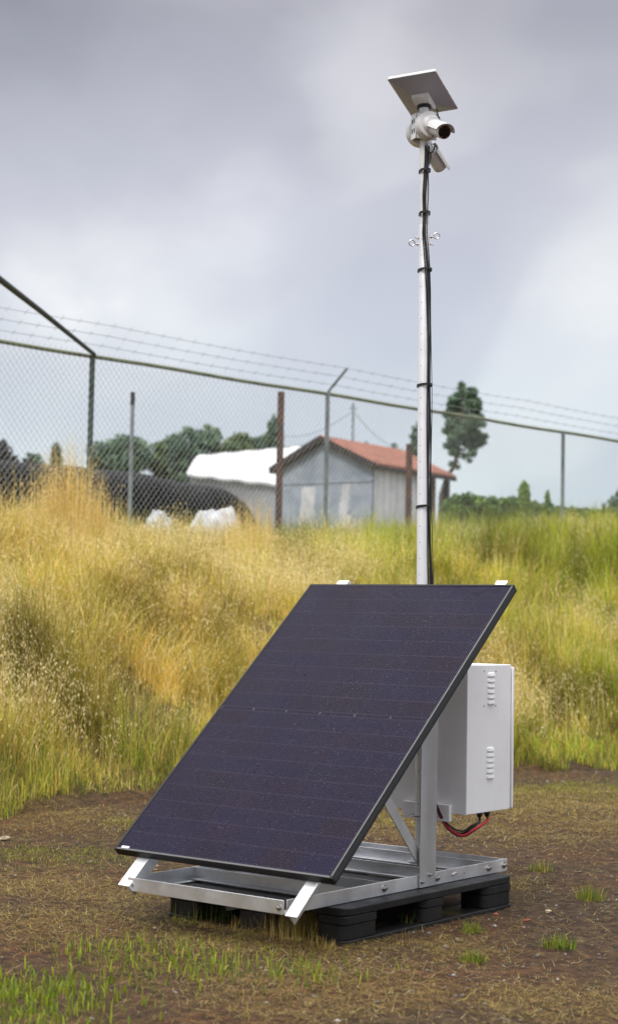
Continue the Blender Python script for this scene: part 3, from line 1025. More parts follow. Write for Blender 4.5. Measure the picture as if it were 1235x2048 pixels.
for yc in (0.335, 0.56, 1.02, 1.37, FYB - .01):
    MB().extr([(0, 0), (-.05, 0), (-.05, T), (-T, T), (-T, FH - .006), (0, FH - .006)], (FXL + T + .001, yc, z0 + T + .001), (0, 1, 0), (0, 0, 1), (FXR - FXL - 2 * T - .002, 0, 0)).build('cross_rail', M_ALU, fr, bevel=.001)


def bolt(p, ax, r=0.011, parent=fr):
    p, ax = np.array(p, float), np.array(ax, float)
    b = MB()
    b.lathe(p, ax, [(0, r * 1.35), (.002, r * 1.35)], 20)
    b.lathe(p + ax * .0021, ax, [(0, r), (.0065, r), (.008, r * .8)], 6)
    b.lathe(p + ax * .0102, ax, [(0, r * .45), (.004, r * .42)], 12)
    return b.build('bolt', M_STEEL, parent)


for yb_ in (0.572, 0.957, 1.37, 1.499): bolt((FXR, yb_, FZ - .027), (1, 0, 0), .0115)
bolt((FXL + .018, FYF, FZ - .032), (0, -1, 0), .009)
bolt((FXR - .035, FYF, FZ - .032), (0, -1, 0), .009)
MB().tube([(FXR, 1.07, FZ - .024), (FXR + .004, 1.075, FZ - .025), (FXR + .004, 1.105, FZ - .020)], .004, 8).build('hook_pin', M_STEEL, fr)
MB().lathe((FXR, 1.17, FZ - .027), (1, 0, 0), [(0, .004), (.001, .004)], 12).build('rivet', M_STEEL, fr)

# panel placement
TILT, ZB, PW, PL = 0.7226, 0.2906, 1.134, 1.722
ct, st = math.cos(TILT), math.sin(TILT)
EX, EV, EW = np.array([1.0, 0, 0]), np.array([0, ct, st]), np.array([0, -st, ct])


def pan(u, v, w=0.0): return np.array([0, 0, ZB]) + EX * u + EV * v + EW * w


# the two rails that carry the panel run from the frame front to just past the panel top
for u0, sgn, v0 in ((0.112, 1, -0.150), (0.997, -1, -0.172)):
    prof = [(0, 0), (0.062, 0), (0.062, -0.055), (0.057, -0.055), (0.057, -0.006), (0, -0.006)]
    if sgn < 0: prof = [(0, 0), (0.058, 0), (0.058, -0.006), (0.026, -0.006), (0.024, -0.05), (0.019, -0.05), (0.019, -.006), (0, -.006)]
    MB().extr(prof, pan(u0, v0, -0.0362), EX, EW, EV * (PL + 0.070 - v0)).build('panel_rail', M_ALU, fr, bevel=.0008)


def zpan(y): return ZB + y * math.tan(TILT) - (0.0362 + .007) / ct


# uprights and braces at both sides
for sx, xo in ((1, FXR + .0015), (-1, FXL - .0015)):
    y0, y1 = 0.815, 0.936
    b = MB()
    b.extr([(y0, z0 + .001), (y1, z0 + .001), (y1, zpan(y1) - .003), (y0, zpan(y0) - .003)], (xo, 0, 0), (0, 1, 0), (0, 0, 1), (sx * .006, 0, 0))
    b.box((min(xo + sx * .0, xo - sx * .05), y1 - .006, FZ + .002), (max(xo + sx * .0, xo - sx * .05), y1 - .0005, zpan(y1) - .03))
    b.build('upright', M_ALU_POST, fr, bevel=.001)
    for yy, zz in ((0.832, FZ - .030), (0.888, FZ - .004)):
        bolt((xo + sx * .006, yy, zz), (sx, 0, 0), .0065)
    xi = xo - sx * .010
    MB().bar((xi, 0.86, 0.235), (xi, 0.475, zpan(0.475) + .0), (0, .7, .7), 0.050, .005).build('brace', M_ALU_POST, fr, bevel=.0008)

# ------------------------------------------------------------------ solar panel
sp = empty('solar_panel', (PW / 2, 0, ZB), 'large tilted black solar panel in front of the mast', 'solar panel')
FWD, TH = 0.011, 0.035


def panel_mesh(mb_fn, name, m_, bev=0):
    b = MB()
    mb_fn(b)
    o = b.build(name, m_, None, bevel=bev)
    o.parent = sp
    o.matrix_local = Matrix.Translation((-PW / 2, 0, 0)) @ Matrix.Rotation(TILT, 4, 'X')
    return o


def fr_fn(b):
    b.box((0, 0, -TH), (PW, FWD, 0))
    b.box((0, PL - FWD, -TH), (PW, PL, 0))
    b.box((0, FWD, -TH), (FWD, PL - FWD, 0))
    b.box((PW - FWD, FWD, -TH), (PW, PL - FWD, 0))


panel_mesh(fr_fn, 'panel_frame', M_FRAME, .0012)
panel_mesh(lambda b: b.box((FWD + .0005, FWD + .0005, -.0065), (PW - FWD - .0005, PL - FWD - .0005, -.002)), 'cell_glass', M_CELL)
panel_mesh(lambda b: b.box((FWD + .0005, FWD + .0005, -.0095), (PW - FWD - .0005, PL - FWD - .0005, -.007)), 'backsheet', M_FRAME)
panel_mesh(lambda b: b.box((0.030, 0.0115, -.0018), (0.072, 0.0225, -.0010)), 'serial_sticker', M_STICK)
panel_mesh(lambda b: b.box((0.50, 0.84, -.028), (0.62, 0.90, -.0098)), 'junction_box', M_BLACK, .002)
hi = mat('frame_highlight', (0.10, 0.10, 0.10), 0.35, 0.3)  # grey strips paint a highlight along two edges of the black frame
panel_mesh(lambda b: b.box((PW - FWD + .0015, FWD, .0002), (PW - 0.0022, PL - FWD, .0008)), 'lip_highlight', hi)
panel_mesh(lambda b: b.box((FWD, .0022, .0002), (PW - FWD, FWD - .0015, .0008)), 'lip_highlight', hi)

# ------------------------------------------------------------------ mast
A0 = np.array([0.600, 1.38, 0.17])
A1 = np.array([0.5680, 1.38, 3.12])
A2 = np.array([0.5560, 1.38, 3.715])


def mast_axis(z):
    if z <= 3.12:
        k = (z - A0[2]) / (A1[2] - A0[2])
        return A0 + (A1 - A0) * k
    return A1 + (A2 - A1) * ((z - A1[2]) / (A2[2] - A1[2]))


mast = empty('mast', tuple(A0), 'tall slim metal mast rising behind the solar panel', 'mast')
MB().lathe(A0, A1 - A0, [(0, .0260), (2.945, .0260), (2.9500, .0250)], 32).build('lower_tube', M_MAST, mast)
MB().lathe(A1, A2 - A1, [(-.02, .0215), (.593, .0215)], 32).build('upper_tube', M_MASTW, mast)
b = MB()
b.lathe(mast_axis(.156), A1 - A0, [(0, .06), (.010, .06), (.0105, .042), (.07, .040)], 28)
b.build('mast_socket', M_ALU, mast)
RH = np.array([0.788, 0.615, 0]) / np.hypot(.788, .615)
TC = np.array([0.615, -0.786, 0]) / np.hypot(.615, .786)
for z in np.arange(0.35, 3.1, 0.075):        # row of sprung pin holes up the tube
    p = mast_axis(z)
    d = TC * .87 - RH * .5
    d /= np.linalg.norm(d)
    o = MB().lathe(p + d * .0256, d, [(0, .0018), (.0008, .0022)], 8).build('pin_hole', M_BLACK, mast)


def tie(z, rr, lat):
    p = mast_axis(z)
    pts = []
    for k in range(25):
        a = 2 * math.pi * k / 24
        dr = RH * math.cos(a) + TC * math.sin(a)
        bulge = 0.013 * max(0, math.cos(a - math.atan2(1, lat))) ** 2
        pts.append(p + dr * (rr + .0015 + bulge) + np.array([0, 0, .004 * math.sin(a + .5)]))
    b = MB()
    vs, fs = [], []
    for q in pts[:-1]:
        dq = (q - p)
        dq[2] = 0
        dq /= np.linalg.norm(dq)
        for dr, dz in ((0, -.0055), (.004, -.0055), (.004, .0055), (0, .0055)):
            vs.append(q + dq * dr + np.array([0, 0, dz]))
    for k in range(24):
        for j in range(4):
            fs.append((k * 4 + j, k * 4 + (j + 1) % 4, ((k + 1) % 24) * 4 + (j + 1) % 4, ((k + 1) % 24) * 4 + j))
    b.add(vs, fs)
    b.build('cable_tie', M_BLACK, mast)


for z, rr, lat in ((3.379, .0215, .3), (3.175, .0215, .1), (2.905, .0260, .6), (2.36, .0260, 1.6), (1.791, .0260, 2.0)): tie(z, rr, lat)


def eye(z, sgn):
    p = mast_axis(z)
    d = RH * sgn
    b = MB()
    b.tube([p - d * .046, p + d * .040], .0032, 8)
    b.lathe(p + d * .0295, d, [(0, .007), (.006, .007)], 6)
    c = p + d * .058 + np.array([0, 0, .006])
    ring = [c + (d * math.cos(a) + np.array([0, 0, 1]) * math.sin(a)) * .0135 for a in np.linspace(math.pi * 1.12, -math.pi * .80, 20)]
    b.tube([p + d * .040] + ring, .0030, 8)
    b.build('eye_bolt', M_STEEL, mast)


eye(3.066, 1)
eye(3.030, -1)
bolt(mast_axis(3.058) - RH * .026, -RH, .004, mast)
bolt(mast_axis(3.034) + RH * .026, RH, .004, mast)

# ------------------------------------------------------------------ cables down the mast
cb = empty('cable_bundle', tuple(mast_axis(1.2)), 'black cables tied along the front of the mast', 'cables')
lat_key = [(3.50, .012), (3.42, .008), (3.34, .001), (3.25, -.005), (3.175, -.002), (3.08, -.004), (3.00, .003), (2.905, .012), (2.80, .018), (2.6, .022), (2.36, .024), (2.05, .026), (1.791, .026), (1.6, .031), (1.35, .040), (1.1, .05)]
lz = np.array([k[0] for k in lat_key])[::-1]
lv = np.array([k[1] for k in lat_key])[::-1]
for i, (off, r_, wob) in enumerate(((0.0, .0046, 0), (.0075, .0038, 1), (-.0066, .0028, 2), (.0135, .0019, 3))):
    pts = []
    for z in np.arange(3.50, 1.08, -.03):
        p = mast_axis(z)
        lat = np.interp(z, lz, lv) + off + .0022 * math.sin(z * 9 + wob * 2)
        if i == 3: lat += .010 * max(0, math.sin((3.379 - z) * 15.4)) * (z > 3.17)
        rad = (.0215 if z > 3.12 else .0260) + r_
        f = math.sqrt(max(rad * rad - lat * lat, (.35 * r_) ** 2)) if abs(lat) < rad else .002
        pts.append(p + RH * lat + TC * f)
    MB().tube(pts, r_, 8).build('cable', M_BLACK, cb)

# ------------------------------------------------------------------ satellite dish
DA, DB = np.array([0.939, 0.332, 0.086]), np.array([0.321, -0.940, 0.118])
DA /= np.linalg.norm(DA)
DB -= DA * (DA @ DB)
DB /= np.linalg.norm(DB)
DN = -np.cross(DA, DB)
DN = DN if DN[2] > 0 else -DN
DC = np.array([0.551, 1.38, 3.752])
dish = empty('satellite_dish', tuple(DC - DN * .06), 'flat rectangular white satellite antenna on top of the mast', 'antenna')
ha, hb = 0.233 / 2, 0.429 / 2


def rr2(hx, hy, r, seg=4): return rrect(-hx, -hy, hx, hy, r, seg)


def loft(mb, rings, caps=True):
    n = len(rings[0])
    vs = [p for r_ in rings for p in r_]
    fs = [(i * n + k, i * n + (k + 1) % n, (i + 1) * n + (k + 1) % n, (i + 1) * n + k) for i in range(len(rings) - 1) for k in range(n)]
    if caps: fs += [tuple(range(n)), tuple(range((len(rings) - 1) * n, len(rings) * n))]
    mb.add(vs, fs)


def dring(hx, hy, r, dz, off=0.0): return [DC + DA * p[0] + DB * (p[1] + off) + DN * dz for p in rr2(hx, hy, r)]


b = MB()
loft(b, [dring(ha, hb, .008, 0), dring(ha, hb, .008, .009), dring(ha - .003, hb - .003, .007, .012)])
b.build('antenna_face', M_DISHRIM, dish)
b = MB()
loft(b, [dring(ha - .004, hb - .004, .008, -.0005), dring(ha - .006, hb - .006, .008, -.003), dring(.040, .075, .006, -.030)])
b.build('back_shell', M_DISHBACK, dish)
b = MB()
loft(b, [dring(.042, .078, .006, -.0305), dring(.040, .074, .006, -.046), dring(.036, .045, .006, -.060)])
b.build('mount_housing', M_WPLAST, dish, bevel=.001)
b = MB()
b.lathe(DC - DN * .0605, -DN, [(0, .034), (.008, .034), (.009, .029)], 28)
b.build('swivel_ring', M_BLACK, dish)
for s in (-1, 1):
    MB().lathe(DC - DN * .0602 + DA * .028 + DB * s * .036, -DN, [(0, .003), (.0012, .003)], 10).build('screw', M_BLACK, dish)
MB().lathe(DC - DN * .070, np.array(mast_axis(3.62)) - (DC - DN * .070), [(0, .0225), (.09, .0225)], 28).build('mast_stub', M_MASTW, dish)

dcab = MB().tube([at(873, 219, 7.92), at(874.5, 228, 7.88), at(876, 236, 7.88), at(876, 250, 7.9)], .0035, 8).build('dish_cable', M_BLACK)
tag(dcab, 'short black lead hanging from the antenna to the camera below', 'cable')

# ------------------------------------------------------------------ security cameras
AXD = np.array([0.87, -0.49, 0.0])
AXD /= np.linalg.norm(AXD)
CJ = mast_axis(3.588)
SIDE = np.cross([0, 0, 1.0], AXD)


def bullet(name, label, base_c, base_ax, body_p, body_d, length, r, shield_up):
    o = empty(name, tuple(base_c), label, 'security camera', 'bullet cameras on the mast')
    base_ax = base_ax / np.linalg.norm(base_ax)
    d = body_d / np.linalg.norm(body_d)
    jb = MB().lathe(base_c, base_ax, [(0, .058), (.004, .066), (.040, .066), (.047, .062), (.049, .050)], 40).build('junction_base', M_WPLAST, o)
    MB().lathe(base_c + base_ax * .0495, base_ax, [(0, .044), (.012, .042), (.020, .032)], 32).build('wall_flange', M_WPLAST, o)
    js = base_c + base_ax * .066
    MB().tube([js, js * .5 + body_p * .5 + base_ax * .006, body_p + d * .018], [.021, .020, .022], 16).build('swivel_arm', M_WPLAST, o)
    MB().lathe(body_p, d, [(0, r * .72), (.006, r * .9), (.02, r * .97), (length * .7, r * .97), (length * .705, r), (length - .003, r), (length, r * .94)], 36).build('camera_body', M_WPLAST, o)
    ln_o = MB().lathe(body_p + d * (length + .0002), d, [(0, r * .90), (.001, r * .88)], 36).build('lens', M_GLASSB, o)
    up = shield_up - d * (shield_up @ d)
    up /= np.linalg.norm(up)
    rt = np.cross(d, up)
    for k in range(6):
        a = R(-90 + 60 * k + 18)
        q = body_p + d * (length + .0014) + (rt * math.cos(a) + up * math.sin(a)) * r * .70
        MB().lathe(q, d, [(0, .0022), (.0006, .0018)], 8).build('infrared_led', M_LED, ln_o)
    # sunshield: a bent sheet over the body, reaching past the lens
    vs, fs = [], []
    seg = 18
    for s_, rr in ((0, r + .006), (1, r + .0085)):
        for ln in (.010, length + .026):
            for k in range(seg + 1):
                a = R(90 + (k / seg - .5) * 168)
                back = ln - (.016 * abs(k / seg - .5) * 2 if ln > .02 else 0)
                vs.append(body_p + d * back + (rt * math.cos(a) * 1.12 + up * math.sin(a)) * rr)
    n = seg + 1
    for k in range(seg):
        fs += [(k, k + 1, n + k + 1, n + k), (2 * n + k, 3 * n + k, 3 * n + k + 1, 2 * n + k + 1), (k, 2 * n + k, 2 * n + k + 1, k + 1), (n + k, n + k + 1, 3 * n + k + 1, 3 * n + k)]
    fs += [(0, n, 3 * n, 2 * n), (n - 1, 3 * n - 1, 4 * n - 1, 2 * n - 1)]
    MB().add(vs, fs).build('sunshield', M_WPLAST, o)
    for a in (140, 260):
        sdv = np.cross(base_ax, [0, 0, 1.0])
        q = base_c + base_ax * .049 + (sdv * math.cos(R(a)) + np.array([0, 0, 1]) * math.sin(R(a))) * .056
        MB().lathe(q - base_ax * .001, base_ax, [(0, .004), (.0008, .004)], 10).build('screw', M_BLACK, jb)
    return o


lens = at(888, 264, 7.755)
bd = np.array([0.80, -0.52, -0.40])
bd /= np.linalg.norm(bd)
bullet('security_camera', 'white bullet camera with its lens towards the viewer, upper one on the mast', CJ + AXD * .024, AXD, lens - bd * .150, bd, .150, .0335, np.array([0, 0, 1.0]) + RH * .1)
p2 = at(862, 306, 7.99)
e2 = at(882, 332, 8.03)
d2 = e2 - p2
d2 = d2 / np.linalg.norm(d2)
d2 = d2 + np.array([-.615, .786, 0]) * .35
d2 /= np.linalg.norm(d2)
bullet('security_camera', 'white bullet camera facing away and down, lower one on the mast', CJ - AXD * .024 - np.array([0, 0, .012]), -AXD, p2 - d2 * .03, d2, .130, .0345, np.array([0, 0, 1.0]) + RH * .9 - TC * .2)
pb = empty('pole_bracket', tuple(CJ), 'white steel bracket with slots clamping the camera bases to the mast', 'bracket')
b = MB()
for k in (-1, 1):
    b.extr([(-.052, -.060), (.052, -.060), (.052, .060), (-.052, .060)], CJ + AXD * k * .0265 - AXD * .0025, SIDE, (0, 0, 1), AXD * .005)
b.extr([(-.024, -.060), (.024, -.060), (.024, .060), (-.024, .060)], CJ - SIDE * .058, AXD, (0, 0, 1), SIDE * .006)
b.build('bracket_plate', M_WHITE, pb, bevel=.0015)
for zz in (.025, -.022):
    for a_ in (-.010, .010):
        MB().box((-.004, -.001, -.010), (.004, .001, .010)).build('slot', M_BLACK, pb).matrix_local = pb.matrix_world.inverted() @ Matrix.Translation(Vector(CJ - SIDE * .0586 + AXD * a_ + np.array([0, 0, zz]))) @ Matrix.Rotation(math.atan2(AXD[1], AXD[0]), 4, 'Z')
# looped leads under the cameras
lc = empty('camera_cable', tuple(CJ), 'thin black leads looping under the camera bases', 'cable')
Zp = lambda x, y, D: at(760 + x / 6.861, 130 + y / 6.861, D)
MB().tube([Zp(750, 1075, 7.91), Zp(740, 1140, 7.90), Zp(715, 1195, 7.89), Zp(685, 1205, 7.88), Zp(660, 1180, 7.88), Zp(640, 1120, 7.88), Zp(632, 1080, 7.89)], .0042, 8).build('lead', M_BLACK, lc)
MB().tube([Zp(690, 1200, 7.90), Zp(690, 1260, 7.91), Zp(678, 1330, 7.91), Zp(655, 1400, 7.89), Zp(640, 1470, 7.89)], .0035, 8).build('lead', M_BLACK, lc)

# ------------------------------------------------------------------ electrical cabinet
BX0, BX1, BY0, BY1, BZ0, BZ1 = 0.357, 0.8077, 1.4356, 1.815, 0.3852, 1.0639
eb = empty('electrical_cabinet', ((BX0 + BX1) / 2, 1.6, BZ0), 'white steel electrical cabinet fixed to the mast behind the panel', 'cabinet')
MB().box((BX0, BY0, BZ0), (BX1, BY1, BZ1)).build('cabinet_body', M_WHITE, eb, bevel=.003)
MB().box((BX0 + .01, BY1 + .001, BZ0 + .012), (BX1 - .012, BY1 + .008, BZ1 - .012)).build('door_gasket', M_BLACK, eb)
MB().box((BX0 - .002, BY1 + .0085, BZ0 + .005), (BX1 + .003, BY1 + .026, BZ1 - .012)).build('door', M_WHITE, eb, bevel=.003)
for z_lo, z_hi in ((0.884, 1.036), (0.541, 0.690)):
    st_ = (z_hi - z_lo) / 6
    for k in range(6):
        zb_ = z_lo + k * st_
        h_ = st_ * .78
        b = MB()
        y0, y1 = 1.604, 1.668
        n = 10
        vs, fs = [], []
        for i in range(n + 1):      # a pressed scoop: flat at its top, standing proud at its lower lip
            yy = y0 + (y1 - y0) * i / n
            e = min(1, 4.5 * min(i / n, 1 - i / n)) ** .5
            vs += [(BX1 - .001, yy, zb_), (BX1 + .001 + .0085 * e, yy, zb_), (BX1 + .001 + .0075 * e, yy, zb_ + h_ * .35), (BX1 + .001 + .0045 * e, yy, zb_ + h_ * (.55 + .25 * e)), (BX1 - .001, yy, zb_ + h_ * (.62 + .38 * e))]
        for i in range(n):
            for j in range(4):
                fs.append((i * 5 + j, i * 5 + j + 1, i * 5 + j + 6, i * 5 + j + 5))
            fs.append((i * 5, i * 5 + 5, i * 5 + 9, i * 5 + 4))
        fs += [tuple(range(5)), tuple(range(n * 5, n * 5 + 5))]
        b.add(vs, fs).build('louvre', M_WHITE, eb)
for yy, zz in ((1.574, 1.035), (1.677, 1.033), (1.576, .874), (1.678, .873)):
    MB().lathe((BX1, yy, zz), (1, 0, 0), [(0, .0036), (.0012, .003)], 10).build('screw', M_BLACK, eb)
MB().box((0.474, 1.4115, .350), (0.733, 1.4335, .426)).build('mast_bracket', M_WHITE, eb, bevel=.002)
for s in (-1, 1):
    MB().lathe((mast_axis(.37)[0] + s * .040, 1.4112, .37), (0, -1, 0), [(0, .009), (.006, .009), (.0065, .004), (.045, .004)], 6).build('clamp_bolt', M_STEEL, eb)
pts = [mast_axis(.37) + np.array([.040 * math.cos(a), -.036 * math.sin(a) - .008, 0]) for a in np.linspace(0, math.pi, 14)]
MB().tube(pts, .0035, 8).build('u_bolt', M_STEEL, eb)
G1, G2 = np.array([0.785, 1.585, BZ0]), np.array([0.785, 1.650, BZ0])
for g in (G1, G2):
    MB().lathe(g, (0, 0, -1), [(0, .015), (.010, .015), (.011, .012), (.022, .0105)], 14).build('cable_gland', M_FRAME, eb)


def spline(cp, n=36):
    cp = [np.array(c, float) for c in cp]
    cp = [2 * cp[0] - cp[1]] + cp + [2 * cp[-1] - cp[-2]]
    out = []
    for i in range(1, len(cp) - 2):
        for t in np.linspace(0, 1, n // (len(cp) - 3), endpoint=False):
            a, b_, c, d = cp[i - 1:i + 3]
            out.append(.5 * ((2 * b_) + (-a + c) * t + (2 * a - 5 * b_ + 4 * c - d) * t * t + (-a + 3 * b_ - 3 * c + d) * t ** 3))
    out.append(cp[-2])
    return out


pc = empty('power_cables', (0.72, 1.5, .30), 'black and red power cables looping below the white cabinet', 'cables')
e_ = np.array([0, 0, -.02])
mid0 = np.array([0.672, 1.395, .42])
low = lambda dx, dz: np.array([0.745 + dx, 1.50, .285 + dz])
for nm, mtl, g, off, r_, dz in (('black_cable', M_BLACK, G2, 0.0, .0062, -.006), ('red_cable', M_RED, G2, .006, .0058, -.004), ('black_cable', M_BLACK, G1, .012, .0045, .012), ('black_cable', M_BLACK, G1, -.004, .0058, .006)):
    o3 = np.array([off * .8, -off * .8, off * .5])
    MB().tube(spline([g + e_, g + e_ * 2.2 + o3 * .3, low(.035, .03 + dz) + o3 + np.array([0, .06 if g is G2 else .03, 0]), low(-.005, dz) + o3, low(-.05, .045 + dz * .5) + o3 + np.array([0, -.06, 0]), mid0 + o3 * .7, mid0 + np.array([-.03, .0, .10]), mid0 + np.array([-.05, .02, .22])]), r_, 8).build(nm, mtl, pc)

# ------------------------------------------------------------------ chain link fence on the bank
def fx(y): return -9.1 + (y - 8.72) * 0.1015


RZ = 4.3
fe = empty('chain_link_fence', (fx(12), 12, 2.1), 'tall chain link fence with barbed wire along the top of the bank', 'fence')
posts = [4.7, 8.72, 12.73, 18.13, 23.2]
for i, yy in enumerate(posts):
    x = fx(yy)
    zb_ = float(terrain(x, yy)) - .2
    m_ = (M_POSTG, M_POSTD, M_POSTG, M_POSTG, M_POSTG)[i]
    r_ = (.03, .033, .030, .030, .03)[i]
    MB().cyl((x, yy, zb_), (x, yy, RZ + .02), r_, seg=16).build('post', m_, fe)
    if i == 2: MB().tube([(x, yy, RZ + .01), (x + .02, yy, RZ + .05), (x + .31, yy + .01, RZ + .33)], .019, 10).build('barbed_wire_arm', m_, fe)
MB().tube([(fx(y), y, RZ + .006 * math.sin(y * 2.1)) for y in np.arange(3, 26.1, .5)], .024, 10).build('top_rail', M_OLIVE, fe)
for k, f_ in enumerate((.36, .68, 1.0)):
    b = MB()
    pts = [np.array((fx(y) + .31 * f_, y, RZ + .33 * f_ - .02 * abs(math.sin((y - 8.72) * .78)))) for y in np.arange(3, 26.1, .25)]
    b.tube(pts, .0032, 5)
    for p in pts[1:-1:1]:
        b.tube([p + np.array([.02, .012, .028]), p - np.array([.02, .012, .028])], .0024, 4)
    b.build('barbed_wire', M_BARB, fe)
# woven mesh: two families of slanting wires
b = MB()
mv, mq = [], []
pitch = 0.078
hgt = 2.2
for fam in (1, -1):
    for y in np.arange(0.6, 26.5, pitch):
        ya, yb_ = (y, y + fam * hgt * .82)
        lo_, hi_ = max(min(ya, yb_), 3.0), min(max(ya, yb_), 26)
        if hi_ <= lo_: continue
        def zz(yv): return (RZ - hgt) + hgt * (yv - ya) / (yb_ - ya)
        n = 4
        for s in range(n):
            y_a, y_b = lo_ + (hi_ - lo_) * s / n, lo_ + (hi_ - lo_) * (s + 1) / n
            pa = np.array([fx(y_a) + .028 + .003 * fam, y_a, zz(y_a)])
            pb_ = np.array([fx(y_b) + .028 + .003 * fam, y_b, zz(y_b)])
            b.tube([pa, pb_], .0022, 4, caps=False, smooth=False)
for y in np.arange(3, 26, pitch):       # twisted ends above the rail
    b.tube([(fx(y) + .03, y - .012, RZ - .01), (fx(y) + .035, y + .012, RZ + .055)], .0028, 4, caps=False, smooth=False)
b.build('mesh', M_WIRE, fe, autosmooth=False)
# bare bar of the return section, coming forward from the corner post
q0 = np.array([fx(8.72) + .03, 8.72, RZ + .02])
q1 = at(-60, 512, 14.9)
MB().tube([q0, q0 * .5 + q1 * .5 + np.array([0, 0, .01]), q1], [.024, .029, .034], 12).build('return_rail', M_DARKBAR, fe)
kq = q0 + (q1 - q0) * .80
b = MB()
b.extr([(0, 0), (.16, .0), (.16, -.10), (.04, -.085)], at(-6, 566, 15.05), (q1 - q0) / np.linalg.norm(q1 - q0), (0, 0, 1), (.008, .005, 0))
b.build('gusset_plate', M_POSTG, fe)
MB().cyl((q1[0], q1[1], float(terrain(q1[0], q1[1])) - .2), tuple(q1), .035, seg=14).build('post', M_POSTD, fe)

# posts standing behind the fence
def lone_post(px, ytop, D, wid, m_, label, cap=False, square=True):
    p = at(px, ytop, D)
    zb_ = float(terrain(p[0], p[1])) - .2
    o = empty('fence_post', (p[0], p[1], zb_), label, 'post', 'lone posts behind the fence')
    h = p[2] - zb_
    b = MB()
    if square:
        b.extr(rr2(wid / 2, wid / 2, .008, 2), (p[0], p[1], zb_), RT * [1, 1, 0], np.array([-RT[1], RT[0], 0]), (0, 0, h))
    else:
        b.cyl((p[0], p[1], zb_), (p[0], p[1], p[2] - (.16 if cap else 0)), wid / 2, seg=14)
    b.build('shaft', m_, o)
    if cap:
        b = MB()
        b.lathe((p[0], p[1], p[2] - .17), (0, 0, 1), [(0, wid * .56), (.16, wid * .56), (.17, wid * .4)], 14)
        b.build('cap', M_BLACK, o)
    return o


lone_post(266, 784, 21.5, .052, M_POSTG, 'slim grey steel post with a black cap, behind the fence', True, False)
lone_post(562, 784, 24.5, .098, M_RUST, 'rusty brown square post left of the red roofed shed, behind the fence')
lone_post(818, 888, 29.0, .108, M_RUST, 'rusty brown square post in front of the corrugated shed wall')


# ------------------------------------------------------------------ the shed
def lv(px, py, D):
    return at(px, py, D)


shed = empty('shed', tuple(at(700, 1120, 40)), 'small grey gabled shed with a red tiled roof beyond the fence', 'shed')
SD = np.array([FW[0], FW[1], 0]) / np.hypot(FW[0], FW[1])
SR = np.array([RT[0], RT[1], 0]) / np.hypot(RT[0], RT[1])
rd = (SR * .70 + SD * 1.0)
rd /= np.linalg.norm(rd)                   # along the ridge
gd = np.array([-rd[1], rd[0], 0])          # across the gable, to the left and back
corner = at(745, 928, 40.0)
gz = float(terrain(corner[0], corner[1]))
ze = corner[2]
zr = at(637, 879, 41)[2]
GW, SL = 2.8, 3.7
c0 = np.array([corner[0], corner[1], 0])


def S(a, bb, z): return c0 + gd * a + rd * bb + np.array([0, 0, z])


pk = GW * .52
zl = ze - .02
b = MB()
b.extr([(0, gz - .2), (GW, gz - .2), (GW, zl - .05), (pk, zr - .12), (0, ze - .05)], c0, gd, (0, 0, 1), rd * .10)
gw_o = b.build('gable_wall', M_SHEDG, shed)
# pale flaked patches and door lines on the gable wall
for (a0, a1, z0_, z1_, wob) in ((1.66, 2.16, ze - 1.75, ze - .50, 1), (0.66, 0.98, ze - 1.5, ze - .46, 2), (1.26, 1.42, ze - 1.15, ze - .48, 3)):
    poly = []
    g_ = np.random.default_rng(wob)
    for t in np.linspace(0, 1, 14): poly.append((a0 + g_.normal(0, .035), z0_ + (z1_ - z0_) * t))
    for t in np.linspace(1, 0, 14): poly.append((a1 - (.12 * t) + g_.normal(0, .035), z0_ + (z1_ - z0_) * t))
    MB().extr(poly, c0 - rd * .005, gd, (0, 0, 1), rd * .0055).build('flaked_paint', M_SHEDW, gw_o)
b = MB()
b.extr([(0, ze - .42), (GW, ze - .42), (GW, ze - .36), (0, ze - .36)], c0 - rd * .02, gd, (0, 0, 1), rd * .021)
b.build('tie_beam', M_SHEDG, gw_o)
# corrugated side wall
b = MB()
n = 240
SW = SL * .60
prof = [(SW * i / n, -.075 * max(0, 1 - abs(((SW * i / n) % .30) - .15) / .05)) for i in range(n + 1)]
vs = []
for (s, w) in prof:
    for z in (gz - .2, ze - .06): vs.append(S(-.03 + w * -1, .02 + s, z))
for (s, w) in prof:
    for z in (gz - .2, ze - .06): vs.append(S(.03 + w * -1, .02 + s, z))
fs = []
o_ = 2 * (n + 1)
for i in range(n):
    fs += [(2 * i, 2 * i + 2, 2 * i + 3, 2 * i + 1), (o_ + 2 * i, o_ + 2 * i + 1, o_ + 2 * i + 3, o_ + 2 * i + 2)]
b.add(vs, fs).build('corrugated_wall', M_CORR, shed)
MB().extr([(0.05, gz - .2), (GW, gz - .2), (GW, zl - .1), (pk, zr - .16), (.05, ze - .1)], S(0, SW, 0) * [1, 1, 0], gd, (0, 0, 1), rd * .08).build('rear_wall', M_SHEDG, shed)
MB().extr([(0, gz - .2), (SW - .1, gz - .2), (SW - .1, zl - .1), (0, zl - .1)], S(GW - .08, .1, 0) * [1, 1, 0], rd, (0, 0, 1), gd * .08).build('side_wall', M_SHEDG, shed)
for bb in (SL * .76, SL * .95):
    MB().extr([(-.06, -.06), (.06, -.06), (.06, .06), (-.06, .06)], S(.02, bb, gz - .2), gd, rd, (0, 0, ze - gz + .12)).build('porch_post', M_BWOOD if bb < SL * .9 else M_DWOOD, shed)
    MB().extr([(-.06, -.06), (.06, -.06), (.06, .06), (-.06, .06)], S(GW - .1, bb, gz - .2), gd, rd, (0, 0, ze - gz + .05)).build('porch_post', M_DWOOD, shed)
